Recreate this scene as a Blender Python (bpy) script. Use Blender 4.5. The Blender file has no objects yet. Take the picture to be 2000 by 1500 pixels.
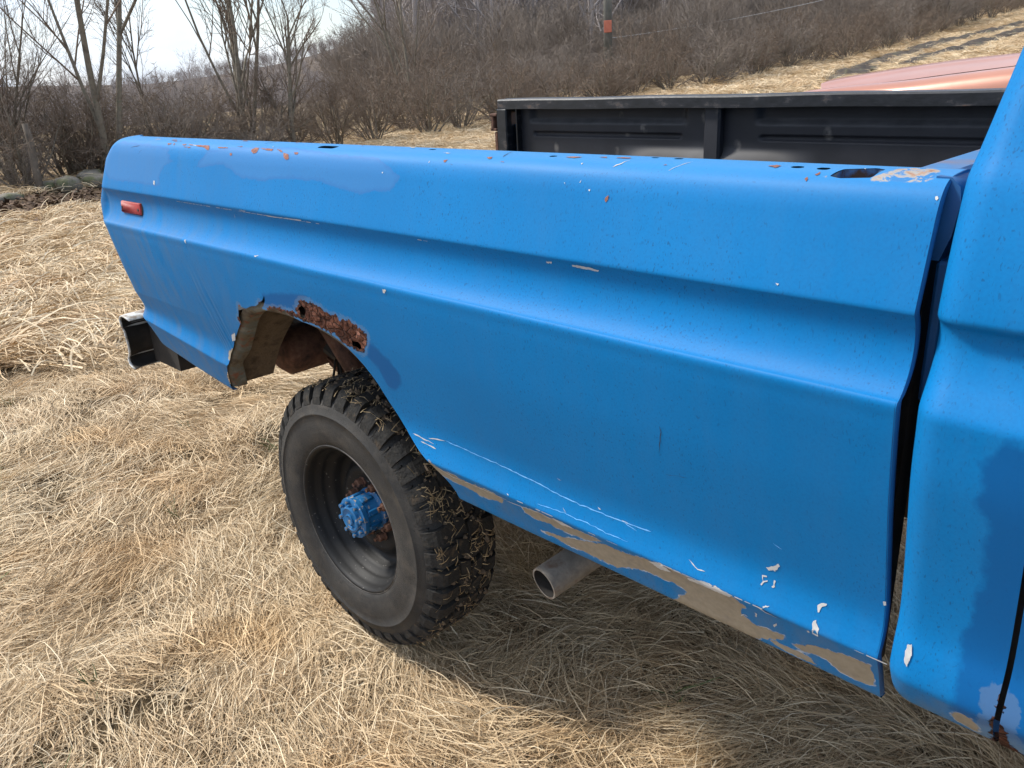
import bpy, math, random
import numpy as np
from mathutils import Vector, Matrix

SC = bpy.context.scene
COL = SC.collection
rng = np.random.default_rng(7)
random.seed(7)

# ------------------------------------------------------------------ camera
CAM_POS = np.array([2.8128, -0.9494, 1.5349])
CAM_F = np.array([-0.667835, 0.651051, -0.360734])
CAM_R = np.array([0.710946, 0.701452, -0.050213])
CAM_U = np.array([-0.220346, 0.289996, 0.931316])
cam_data = bpy.data.cameras.new('camera')
cam = bpy.data.objects.new('camera', cam_data)
COL.objects.link(cam)
cam.matrix_world = Matrix(((CAM_R[0], CAM_U[0], -CAM_F[0], CAM_POS[0]), (CAM_R[1], CAM_U[1], -CAM_F[1], CAM_POS[1]),
                           (CAM_R[2], CAM_U[2], -CAM_F[2], CAM_POS[2]), (0, 0, 0, 1)))
cam_data.sensor_width = 36
cam_data.lens = 36 * 1583.85 / 2000
cam_data.clip_start = .05
cam_data.clip_end = 3000
SC.camera = cam

# ------------------------------------------------------------------ sky, sun, exposure
SUN_EL, SUN_AZ = math.radians(50), math.radians(241)       # azimuth clockwise from +Y
world = bpy.data.worlds.new('World')
SC.world = world
world.use_nodes = True
wt = world.node_tree
wt.nodes.clear()
def wn(t, **k):
    n = wt.nodes.new(t)
    for a, b in k.items(): setattr(n, a, b)
    return n
sky = wn('ShaderNodeTexSky', sky_type='NISHITA', sun_disc=False, sun_elevation=SUN_EL, sun_rotation=SUN_AZ, air_density=1.0, dust_density=1.5, ozone_density=1.0)
tc = wn('ShaderNodeTexCoord')
mp = wn('ShaderNodeMapping'); mp.inputs['Scale'].default_value = (1, 1, 2.6)
wt.links.new(tc.outputs['Generated'], mp.inputs['Vector'])
cn = wn('ShaderNodeTexNoise'); cn.inputs['Scale'].default_value = 2.6; cn.inputs['Detail'].default_value = 7; cn.inputs['Roughness'].default_value = .55; cn.inputs['Distortion'].default_value = .4
wt.links.new(mp.outputs[0], cn.inputs['Vector'])
cr = wn('ShaderNodeValToRGB'); cr.color_ramp.elements[0].position = .36; cr.color_ramp.elements[1].position = .56
cr.color_ramp.elements[0].color = (.25, .25, .25, 1); cr.color_ramp.elements[1].color = (.92, .92, .92, 1)
wt.links.new(cn.outputs['Fac'], cr.inputs[0])
cn2 = wn('ShaderNodeTexNoise'); cn2.inputs['Scale'].default_value = 5; cn2.inputs['Detail'].default_value = 5
wt.links.new(mp.outputs[0], cn2.inputs['Vector'])
cc = wn('ShaderNodeValToRGB'); cc.color_ramp.elements[0].position = .35; cc.color_ramp.elements[1].position = .7
cc.color_ramp.elements[0].color = (3.5, 4.4, 5.9, 1); cc.color_ramp.elements[1].color = (6.2, 6.6, 7.2, 1)
wt.links.new(cn2.outputs['Fac'], cc.inputs[0])
mx = wn('ShaderNodeMix', data_type='RGBA')
wt.links.new(cr.outputs[0], mx.inputs['Factor']); wt.links.new(sky.outputs[0], mx.inputs['A']); wt.links.new(cc.outputs[0], mx.inputs['B'])
bg = wn('ShaderNodeBackground'); bg.inputs['Strength'].default_value = .15
wt.links.new(mx.outputs['Result'], bg.inputs['Color'])
wo = wn('ShaderNodeOutputWorld'); wt.links.new(bg.outputs[0], wo.inputs['Surface'])

sun_data = bpy.data.lights.new('sun', 'SUN')
sun_data.energy = 3.5; sun_data.angle = math.radians(8); sun_data.color = (1.0, .955, .88)
sun = bpy.data.objects.new('sun', sun_data); COL.objects.link(sun)
SUN_DIR = np.array([math.sin(SUN_AZ) * math.cos(SUN_EL), math.cos(SUN_AZ) * math.cos(SUN_EL), math.sin(SUN_EL)])
sun.rotation_euler = Vector(SUN_DIR).to_track_quat('Z', 'Y').to_euler()
sun.location = (-6, -4, 12)
SC.view_settings.view_transform = 'Standard'; SC.view_settings.look = 'None'
SC.view_settings.gamma = 1; SC.view_settings.use_curve_mapping = False
SC.view_settings.exposure = 0.50
SC.cycles.max_bounces = 5; SC.cycles.diffuse_bounces = 2; SC.cycles.glossy_bounces = 2; SC.cycles.use_adaptive_sampling = True; SC.cycles.adaptive_threshold = .02; SC.cycles.transparent_max_bounces = 6
SC.cycles.use_denoising = True

# ------------------------------------------------------------------ helpers
def tag(o, label=None, category=None, group=None, kind=None):
    if label: o['label'] = label
    if category: o['category'] = category
    if group: o['group'] = group
    if kind: o['kind'] = kind
    return o
def empty(name, loc=(0, 0, 0), rz=0, parent=None):
    o = bpy.data.objects.new(name, None); COL.objects.link(o)
    o.location = loc; o.rotation_euler = (0, 0, rz); o.empty_display_size = .1
    if parent: o.parent = parent
    return o
def link(name, me, mat=None, parent=None):
    o = bpy.data.objects.new(name, me); COL.objects.link(o)
    if mat and not me.materials: me.materials.append(mat)
    if parent: o.parent = parent
    return o
def mesh(name, V, F, mat=None, smooth=False, attrs=None):
    """V (n,3) array; F list of index tuples or an (m,k) array"""
    me = bpy.data.meshes.new(name)
    V = np.asarray(V, np.float32)
    if isinstance(F, np.ndarray) and F.ndim == 2:
        m, k = F.shape
        me.vertices.add(len(V)); me.vertices.foreach_set('co', V.ravel())
        me.loops.add(m * k); me.loops.foreach_set('vertex_index', F.astype(np.int32).ravel())
        me.polygons.add(m); me.polygons.foreach_set('loop_start', np.arange(0, m * k, k, dtype=np.int32))
        me.polygons.foreach_set('loop_total', np.full(m, k, np.int32))
        me.update(calc_edges=True)
    else:
        me.from_pydata(V.tolist(), [], [tuple(int(i) for i in f) for f in F])
    if smooth: me.polygons.foreach_set('use_smooth', np.ones(len(me.polygons), bool))
    if attrs:
        for n, a in attrs.items():
            at = me.attributes.new(n, 'FLOAT', 'POINT'); at.data.foreach_set('value', np.asarray(a, np.float32))
    if mat: me.materials.append(mat)
    me.validate(); me.update()
    return me

class MB:
    """collects shapes for one mesh"""
    def __init__(s): s.V = []; s.F = []; s.n = 0
    def add(s, V, F):
        V = np.asarray(V, float); s.V.append(V); s.F += [tuple(int(i) + s.n for i in f) for f in F]; s.n += len(V); return s
    def box(s, c, h, rot=None, bev=0.0):
        c = np.asarray(c, float); h = np.asarray(h, float)
        b = min(bev, h.min() * .9)
        P = []; 
        if b <= 0:
            P = np.array([[x, y, z] for x in (-1, 1) for y in (-1, 1) for z in (-1, 1)]) * h
            F = [(0, 1, 3, 2), (4, 6, 7, 5), (0, 4, 5, 1), (2, 3, 7, 6), (0, 2, 6, 4), (1, 5, 7, 3)]
        else:
            idx = {}; P = []
            for sx in (-1, 1):
                for sy in (-1, 1):
                    for sz in (-1, 1):
                        for ax in range(3):
                            q = np.array([sx, sy, sz]) * (h - b); q[ax] = (sx, sy, sz)[ax] * h[ax]
                            idx[(sx, sy, sz, ax)] = len(P); P.append(q)
            P = np.array(P); F = []
            I = lambda a, x: idx[(a[0], a[1], a[2], x)]
            for ax in range(3):
                o = [i for i in range(3) if i != ax]
                for sg in (-1, 1):
                    r = []
                    for a_, b_ in ((-1, -1), (1, -1), (1, 1), (-1, 1)):
                        k = [0, 0, 0]; k[ax] = sg; k[o[0]] = a_; k[o[1]] = b_; r.append(I(k, ax))
                    F.append(tuple(r))
                for a_ in (-1, 1):
                    for b_ in (-1, 1):
                        k0 = [0, 0, 0]; k0[ax] = -1; k0[o[0]] = a_; k0[o[1]] = b_; k1 = list(k0); k1[ax] = 1
                        F.append((I(k0, o[0]), I(k1, o[0]), I(k1, o[1]), I(k0, o[1])))
            for sx in (-1, 1):
                for sy in (-1, 1):
                    for sz in (-1, 1): F.append(tuple(I((sx, sy, sz), a) for a in range(3)))
        if rot is not None: P = P @ np.asarray(rot).T
        return s.add(P + c, F)
    def tube(s, pts, rad, n=8, caps=True):
        pts = np.asarray(pts, float); rad = np.broadcast_to(np.asarray(rad, float), (len(pts),))
        T = np.gradient(pts, axis=0); T /= np.linalg.norm(T, axis=1)[:, None] + 1e-12
        up = np.array([0, 0, 1.]) if abs(T[0][2]) < .9 else np.array([1., 0, 0]); V = []
        for i in range(len(pts)):
            a = np.cross(up, T[i]); a /= np.linalg.norm(a) + 1e-12; b = np.cross(T[i], a); up = b
            th = np.arange(n) * 2 * np.pi / n
            V.append(pts[i] + rad[i] * (np.cos(th)[:, None] * a + np.sin(th)[:, None] * b))
        V = np.concatenate(V); F = []
        for i in range(len(pts) - 1):
            for j in range(n):
                k = (j + 1) % n; F.append((i * n + j, i * n + k, (i + 1) * n + k, (i + 1) * n + j))
        if caps: F.append(tuple(range(n))[::-1]); F.append(tuple((len(pts) - 1) * n + j for j in range(n)))
        return s.add(V, F)
    def lathe(s, prof, n=64, closed=False):
        """prof list of (r, y): revolve round the Y axis"""
        prof = np.asarray(prof, float); th = np.arange(n) * 2 * np.pi / n; V = []
        for r, y in prof: V.append(np.c_[r * np.cos(th), np.full(n, y), r * np.sin(th)])
        V = np.concatenate(V); F = []; m = len(prof)
        for i in range(m if closed else m - 1):
            i2 = (i + 1) % m
            for j in range(n):
                k = (j + 1) % n; F.append((i * n + j, i2 * n + j, i2 * n + k, i * n + k))
        return s.add(V, F)
    def prism(s, poly, y0, y1):
        """poly in (x,z), extruded along y"""
        n = len(poly); V = [(x, y0, z) for x, z in poly] + [(x, y1, z) for x, z in poly]
        F = [tuple(range(n)), tuple(range(n, 2 * n))[::-1]] + [(i, i + n, (i + 1) % n + n, (i + 1) % n) for i in range(n)]
        return s.add(V, F)
    def mesh(s, name, mat=None, smooth=False, attrs=None):
        return mesh(name, np.concatenate(s.V), s.F, mat, smooth, attrs)
    def build(s, name, mat=None, parent=None, smooth=False, auto=None):
        me = s.mesh(name, mat, smooth)
        if auto: auto_smooth(me, auto)
        return link(name, me, None, parent)
def auto_smooth(me, deg):
    me.polygons.foreach_set('use_smooth', np.ones(len(me.polygons), bool))
    me.set_sharp_from_angle(angle=math.radians(deg))

def vnoise(x, y, seed=0):
    """smooth value noise 0..1"""
    x = np.asarray(x, float); y = np.asarray(y, float)
    xi = np.floor(x).astype(np.int64); yi = np.floor(y).astype(np.int64); fx = x - xi; fy = y - yi
    fx = fx * fx * (3 - 2 * fx); fy = fy * fy * (3 - 2 * fy)
    def h(a, b):
        n = (a * 374761393 + b * 668265263 + seed * 974711) & 0xffffffff
        n = ((n ^ (n >> 13)) * 1274126177) & 0xffffffff
        return ((n ^ (n >> 16)) & 0xffff) / 65535.
    return (h(xi, yi) * (1 - fx) + h(xi + 1, yi) * fx) * (1 - fy) + (h(xi, yi + 1) * (1 - fx) + h(xi + 1, yi + 1) * fx) * fy

# ------------------------------------------------------------------ materials
class NT:
    """tiny node-graph writer"""
    def __init__(s, name):
        s.m = bpy.data.materials.new(name); s.m.use_nodes = True; s.t = s.m.node_tree; s.t.nodes.clear()
        s.out = s.t.nodes.new('ShaderNodeOutputMaterial'); s.b = s.t.nodes.new('ShaderNodeBsdfPrincipled')
        s.t.links.new(s.b.outputs[0], s.out.inputs[0]); s.co = None
    def n(s, t, **k):
        q = s.t.nodes.new(t)
        for a, b in k.items(): setattr(q, a, b)
        return q
    def set(s, sock, v):
        if hasattr(v, 'is_output') or isinstance(v, bpy.types.NodeSocket): s.t.links.new(v, sock)
        elif isinstance(v, (tuple, list)) and len(v) == 3 and sock.type == 'RGBA': sock.default_value = (*v, 1)
        else: sock.default_value = v
    def coord(s, which='Object'):
        return s.n('ShaderNodeTexCoord').outputs[which]
    def pos(s): return s.n('ShaderNodeNewGeometry').outputs['Position']
    def mapping(s, vec, scale=(1, 1, 1), rot=(0, 0, 0)):
        q = s.n('ShaderNodeMapping'); s.set(q.inputs['Vector'], vec); q.inputs['Scale'].default_value = scale; q.inputs['Rotation'].default_value = rot; return q.outputs[0]
    def noise(s, vec, scale, detail=4, rough=.55, dist=0):
        q = s.n('ShaderNodeTexNoise'); s.set(q.inputs['Vector'], vec); q.inputs['Scale'].default_value = scale; q.inputs['Detail'].default_value = detail
        q.inputs['Roughness'].default_value = rough; q.inputs['Distortion'].default_value = dist; return q.outputs['Fac']
    def voro(s, vec, scale, feature='F1', out='Distance'):
        q = s.n('ShaderNodeTexVoronoi', feature=feature); s.set(q.inputs['Vector'], vec); q.inputs['Scale'].default_value = scale; return q.outputs[out]
    def math(s, op, a, b=0.0, c=None, clamp=False):
        q = s.n('ShaderNodeMath', operation=op, use_clamp=clamp); s.set(q.inputs[0], a); s.set(q.inputs[1], b)
        if c is not None: s.set(q.inputs[2], c)
        return q.outputs[0]
    def ramp(s, f, stops):
        q = s.n('ShaderNodeValToRGB'); s.set(q.inputs[0], f); e = q.color_ramp.elements
        while len(e) < len(stops): e.new(.5)
        for i, (p, c) in enumerate(stops):
            e[i].position = p; e[i].color = (*c, 1) if isinstance(c, (tuple, list)) else (c, c, c, 1)
        return q.outputs[0]
    def maprange(s, f, a, b, c=0.0, d=1.0):
        q = s.n('ShaderNodeMapRange'); s.set(q.inputs[0], f); q.inputs[1].default_value = a; q.inputs[2].default_value = b; q.inputs[3].default_value = c; q.inputs[4].default_value = d; return q.outputs[0]
    def mix(s, f, a, b, mode='MIX'):
        q = s.n('ShaderNodeMix', data_type='RGBA', blend_type=mode); s.set(q.inputs['Factor'], f); s.set(q.inputs['A'], a); s.set(q.inputs['B'], b); return q.outputs['Result']
    def attr(s, name):
        return s.n('ShaderNodeAttribute', attribute_name=name).outputs['Fac']
    def bump(s, h, strength=.3, dist=.01, normal=None):
        q = s.n('ShaderNodeBump'); s.set(q.inputs['Height'], h); q.inputs['Strength'].default_value = strength; q.inputs['Distance'].default_value = dist
        if normal is not None: s.set(q.inputs['Normal'], normal)
        return q.outputs[0]
    def done(s, color=None, rough=None, normal=None, metal=None, spec=None, **k):
        for n_, v in (('Base Color', color), ('Roughness', rough), ('Normal', normal), ('Metallic', metal), ('Specular IOR Level', spec)):
            if v is not None: s.set(s.b.inputs[n_], v)
        for a, v in k.items(): s.set(s.b.inputs[a], v)
        return s.m

def simple(name, c1, c2, scale=8, rough=.7, metal=0, bump=.0, detail=5, spec=.5, third=None, bs=None):
    t = NT(name); v = t.coord()
    f = t.noise(v, scale, detail, .6)
    stops = [(.3, c1), (.7, c2)] if third is None else [(.3, c1), (.55, c2), (.7, third)]
    return t.done(t.ramp(f, stops), rough, t.bump(t.noise(v, bs or scale * 6, 4), bump, .004) if bump else None, metal, spec)

BLUE = (.020, .215, .60)
def paint_material(name, worn=True):
    t = NT(name); v = t.coord()
    big = t.noise(v, 2.2, 1, .5)
    col = t.mix(t.maprange(big, .3, .7), (.0006, .152, .400), (.0012, .174, .452))
    # fine grain of the sun-dried paint and pinhead specks
    fine = t.noise(v, 260, 0, .6)
    col = t.mix(t.maprange(fine, .35, .75, 0, .16), col, (.005, .085, .26))
    st0 = t.noise(v, 4.5, 2, .5)
    sp = t.noise(t.mapping(v, (1, 1, .55)), 210, 1, .5)
    spm = t.math('MULTIPLY', t.maprange(sp, .695, .73), t.maprange(big, .35, .65, .10, .55))
    col = t.mix(spm, col, (.008, .045, .12))
    tk = t.noise(t.mapping(v, (1.0, 1.0, .32)), 480, 0, .5)                     # fine hair-like marks
    col = t.mix(t.math('MULTIPLY', t.maprange(tk, .70, .78), t.maprange(st0, .40, .60, .10, .5)), col, (.008, .04, .11))
    col = t.mix(t.math('MULTIPLY', t.attr('top'), .62), col, (.050, .220, .45))      # sky sheen put into the colour of the rail top, with some bleaching
    rough = t.maprange(big, .3, .7, .48, .58)
    # dust film, streaked downwards, heaviest towards the tail
    st = t.noise(t.mapping(v, (9, 9, 1.1)), 3.0, 3, .6)
    tailw = t.attr('tail')
    du = t.math('MULTIPLY', t.maprange(st, .38, .72, 0, 1), tailw)
    col = t.mix(t.math('MULTIPLY', du, .55), col, (.095, .16, .25))
    if worn:
        e1 = t.noise(v, 26, 3, .65); e2 = t.noise(v, 90, 2, .6)
        def mask(an, amp, amp2, soft):
            d = t.math('ADD', t.attr(an), t.math('MULTIPLY', t.math('SUBTRACT', e1, .5), amp))
            d = t.math('ADD', d, t.math('MULTIPLY', t.math('SUBTRACT', e2, .5), amp2))
            return t.maprange(d, -soft, soft)
        fd = mask('fade', .022, .006, .0016)
        col = t.mix(t.math('MULTIPLY', fd, .55), col, (.050, .180, .41))
        rim = t.math('MULTIPLY', fd, t.math('SUBTRACT', 1, mask('fade2', .022, .006, .004)))
        col = t.mix(t.math('MULTIPLY', rim, .30), col, (.02, .10, .31))
        dk = mask('dark', .030, .010, .005)
        col = t.mix(t.math('MULTIPLY', dk, .85), col, (.002, .088, .275))
        pr = mask('primer', .013, .011, .0006)
        pcol = t.mix(t.maprange(e2, .3, .7), (.275, .230, .168), (.33, .28, .21))
        pcol = t.mix(t.maprange(e1, .55, .75, 0, .6), pcol, (.21, .185, .16))
        col = t.mix(pr, col, pcol)
        prr = mask('primer2', .013, .011, .0008)
        lip = t.math('MULTIPLY', prr, t.math('SUBTRACT', 1, pr))
        col = t.mix(t.math('MULTIPLY', lip, t.maprange(e1, .45, .6)), col, (.50, .52, .55))
        ba = mask('bare', .012, .012, .0012)
        bn = t.noise(v, 45, 4, .7, .6)
        bcol = t.ramp(bn, [(.28, (.20, .085, .05)), (.40, (.34, .21, .14)), (.50, (.33, .31, .28)), (.57, (.04, .17, .38))])
        col = t.mix(ba, col, bcol)
        ru = mask('rust', .034, .020, .0010)
        rn = t.noise(v, 27, 5, .75, .8); rc = t.maprange(t.voro(t.mapping(v, (1, 1, 1.6)), 38, 'DISTANCE_TO_EDGE'), .0, .09)
        rcol = t.ramp(rn, [(.30, (.016, .009, .007)), (.44, (.075, .028, .018)), (.56, (.15, .058, .034)), (.66, (.30, .14, .10))])
        rcol = t.mix(t.math('MULTIPLY', t.math('MULTIPLY', t.math('SUBTRACT', 1, rc), t.maprange(e1, .40, .62)), .8), rcol, (.012, .006, .005))
        col = t.mix(ru, col, rcol)
        halo = t.math('MULTIPLY', t.math('SUBTRACT', mask('rust2', .034, .022, .0012), ru), .30, clamp=True)
        col = t.mix(halo, col, (.18, .24, .30))
        rm = t.math('MAXIMUM', ru, t.math('MAXIMUM', pr, ba))
        rough = t.math('MAXIMUM', rough, t.math('MULTIPLY', rm, .8))
        h = t.math('ADD', t.math('MULTIPLY', t.math('ADD', rn, t.math('MULTIPLY', rc, .5)), ru), t.math('MULTIPLY', pr, -.05))
        nor = t.bump(h, 1.0, .012)
    else:
        nor = None
    return t.done(col, rough, nor, 0, .16)
M = {}
M['paint'] = paint_material('weathered_blue_paint')
M['paint_plain'] = paint_material('blue_paint', False)
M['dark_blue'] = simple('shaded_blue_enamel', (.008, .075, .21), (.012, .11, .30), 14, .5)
M['black_dusty'] = simple('dusty_black_paint', (.014, .014, .016), (.032, .032, .036), 9, .85, bump=.08, spec=.2)
M['black'] = simple('black_bed_paint', (.010, .011, .014), (.024, .026, .031), 9, .45, bump=.08)
t = NT('scuffed_black_paint'); v = t.coord()
c = t.ramp(t.noise(t.mapping(v, (3, 3, 6)), 5, 7, .68), [(.44, (.006, .007, .009)), (.57, (.013, .014, .018)), (.63, (.055, .05, .05)), (.70, (.10, .058, .04))])
M['black_scuffed'] = t.done(c, .38, t.bump(t.noise(v, 40, 5), .2, .004))
t = NT('black_bed_wall'); v = t.coord()
sm = t.maprange(t.voro(t.mapping(v, (1, 1, .7)), 8), .17, .10)
sm = t.math('MULTIPLY', sm, t.maprange(t.noise(v, 30, 4), .42, .6))
c = t.mix(t.math('MULTIPLY', sm, .8), t.ramp(t.noise(v, 6, 5), [(.3, (.009, .010, .014)), (.7, (.019, .020, .026))]), (.13, .12, .11))
c = t.mix(t.math('MULTIPLY', t.attr('ledge_sheen'), t.maprange(t.noise(v, 14, 4), .3, .6, .45, .9)), c, (.075, .075, .080))  # dusty grey that paints a sky sheen onto the ledge and tub
M['black_wall'] = t.done(c, .6, t.bump(t.noise(v, 20, 4), .1, .004), 0, .4)
M['headboard'] = simple('scuffed_blue_steel', (.20, .12, .085), (.03, .15, .34), 9, .6, third=(.09, .20, .34), detail=7)
M['mud'] = simple('dried_mud_undercoat', (.050, .034, .022), (.15, .108, .07), 22, .95, bump=.5, third=(.11, .075, .045))
M['rusty'] = simple('rusty_steel', (.035, .018, .012), (.13, .058, .034), 26, .85, bump=.5, third=(.20, .10, .06))
M['chassis'] = simple('dirty_black_chassis', (.008, .007, .006), (.030, .024, .019), 12, .8, bump=.3)
M['dark_steel'] = simple('dark_steel', (.02, .02, .022), (.05, .048, .045), 20, .5, .3, bump=.1)
M['chip_white'] = simple('bare_white_undercoat', (.42, .42, .41), (.58, .57, .55), 60, .75)
M['chip_bright'] = simple('bright_scratch', (.10, .38, .80), (.20, .50, .85), 80, .5)
M['chip_rust'] = simple('rust_chip', (.13, .045, .03), (.25, .10, .065), 90, .85, third=(.32, .18, .13))
M['chip_dark'] = simple('dark_crack', (.012, .02, .04), (.03, .04, .06), 80, .8)
M['chip_pale'] = simple('pale_scuff', (.36, .36, .36), (.50, .46, .42), 80, .8)

# ------------------------------------------------------------------ shape of the bed side, measured from the photograph
PROF=np.array([(.105,.634),(.086,.638),(.074,.665),(.060,.700),(.0495,.724),(.0455,.733),(.0475,.742),(.0525,.760),(.0560,.785),(.0535,.812),(.046,.846),(.033,.90),(.013,.986),(.003,1.042),(-.006,1.10),(-.0085,1.122),(-.0102,1.1325),(-.0104,1.1395),(-.0088,1.1435),(-0.0038,1.1459),(0.0031,1.1523),(0.0092,1.1595),(0.0143,1.1673),(0.0184,1.1758),(0.0214,1.1847),(0.0233,1.1939),(0.0241,1.2033),(0.0236,1.2127),(0.0220,1.2219),(0.0192,1.2309),(0.0154,1.2395),(.0113,1.2462),(.0105,1.2480),(.0110,1.252),(.016,1.272),(.024,1.302),(.033,1.336),(.0405,1.362),(.050,1.381),(.063,1.392),(.078,1.3965),(.10,1.3985),(.122,1.399),(.127,1.397),(.128,1.390),(.128,1.350)])
def catmull(P,sub):
    out=[];n=len(P)
    for i in range(n-1):
        p0=P[max(i-1,0)];p1=P[i];p2=P[i+1];p3=P[min(i+2,n-1)]
        d=np.linalg.norm(p2-p1);k=max(1,int(np.ceil(d/sub)))
        m1=(p2-p0)/(np.linalg.norm(p2-p1)+np.linalg.norm(p1-p0)+1e-9)*d
        m2=(p3-p1)/(np.linalg.norm(p3-p2)+np.linalg.norm(p2-p1)+1e-9)*d
        for j in range(k):
            t=j/k;t2=t*t;t3=t2*t
            out.append((2*t3-3*t2+1)*p1+(t3-2*t2+t)*m1+(-2*t3+3*t2)*p2+(t3-t2)*m2)
    out.append(P[-1]);return np.array(out)
CURVE=catmull(PROF,.0045)
CV=np.r_[0,np.cumsum(np.linalg.norm(np.diff(CURVE,axis=0),axis=1))]   # arc length
def sstep(a,b,x):
    t=np.clip((x-a)/(b-a),0,1);return t*t*(3-2*t)
TAIL_Z=[.62,.70,.80,.93,1.02,1.11,1.2,1.25,1.335,1.375,1.402];TAIL_X=[-.03,-.06,-.075,-.062,-.062,-.07,-.092,-.085,-.055,-.01,.03]
CREASE_X=[0,.3,.54,1.0,1.5];CREASE_Z=[.806,.779,.757,.740,.733]
LOW_X=[-.05,.05,.28,.5,.7,1.5,1.7];LOW_Z=[.712,.698,.668,.645,.640,.638,.636]
def bed(x,v):
    """point on the bed side: x along the bed, v arc length up the section"""
    x=np.asarray(x,float);y=np.interp(v,CV,CURVE[:,0]);z=np.interp(v,CV,CURVE[:,1])
    k=1-sstep(.02,.065,x)                                  # the cove runs out before the tail
    c=np.clip((1.2475-z)/(1.2475-1.1405),0,1)
    y=np.where((z>1.1405)&(z<1.2475)&(v<CV[-1]-.1),y*(1-k)+(.0105-.022*c-.004*np.sin(np.pi*c))*k,y)
    zc=np.interp(x,CREASE_X,CREASE_Z);zl=np.interp(x,LOW_X,LOW_Z);low=v<.30
    z=np.where(low&(z<.733),zl+(z-.636)*(zc-zl)/(.733-.636),np.where(low&(z<.9),.9-(.9-z)*(.9-zc)/(.9-.733),z))
    xx=x+np.interp(z,TAIL_Z,TAIL_X)*np.clip(1-x/.7,0,1)
    y=y+.034*np.clip(1-x/.085,0,1)**2.2
    return np.stack([xx,y,z],-1)

TREES = [(-13.6, 4.75, 1, .95, 1.1, 'tall forked bare tree at the left of the hedgerow'), (-15.5, 6.6, 3, .7, 2.0, 'slender bare tree between the two forked trees'),
         (-14.2, 7.9, 2, 1.0, .4, 'many stemmed bare tree rising behind the bed tail'), (-13.8, 8.9, 0, .75, 3.0, 'straight bare tree right of the many stemmed tree'),
         (-18.5, 16.2, 1, .85, 4.0, 'pale spreading bare tree in the middle of the hedgerow'), (-14.5, 3.3, 2, .55, 5.0, 'thin bare tree at the far left edge')]
STONES = [(-12.5, 3.72, .26, .20, .15, 'rounded mossy stone nearest the fence post'), (-12.75, 3.45, .20, .17, .12, 'smaller stone tucked behind the fence post'),
          (-13.1, 4.3, .34, .22, .17, 'largest flat stone under the shrubs'), (-12.5, 4.2, .24, .20, .14, 'stone closest to the truck tail'), (-12.2, 2.65, .30, .2, .07, 'low flat stone left of the fence post')]
POST = (-12.6, 3.3)
POLE = (-20.3, 28.3)
PLATE_Z = 2.35
WIRE = [(-21.5, 29.5, 2.6), (-11.5, 42.0, 4.9)]
RUTS = [[(-9.8, 26.5), (-10.7, 29.7), (-11.8, 34.5), (-12.9, 40.7), (-12.8, 48.5), (-12.1, 56), (-11, 66)], [(-10.2, 33.5), (-10.9, 38), (-10.8, 44), (-10.5, 50), (-9.6, 60)]]
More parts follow.
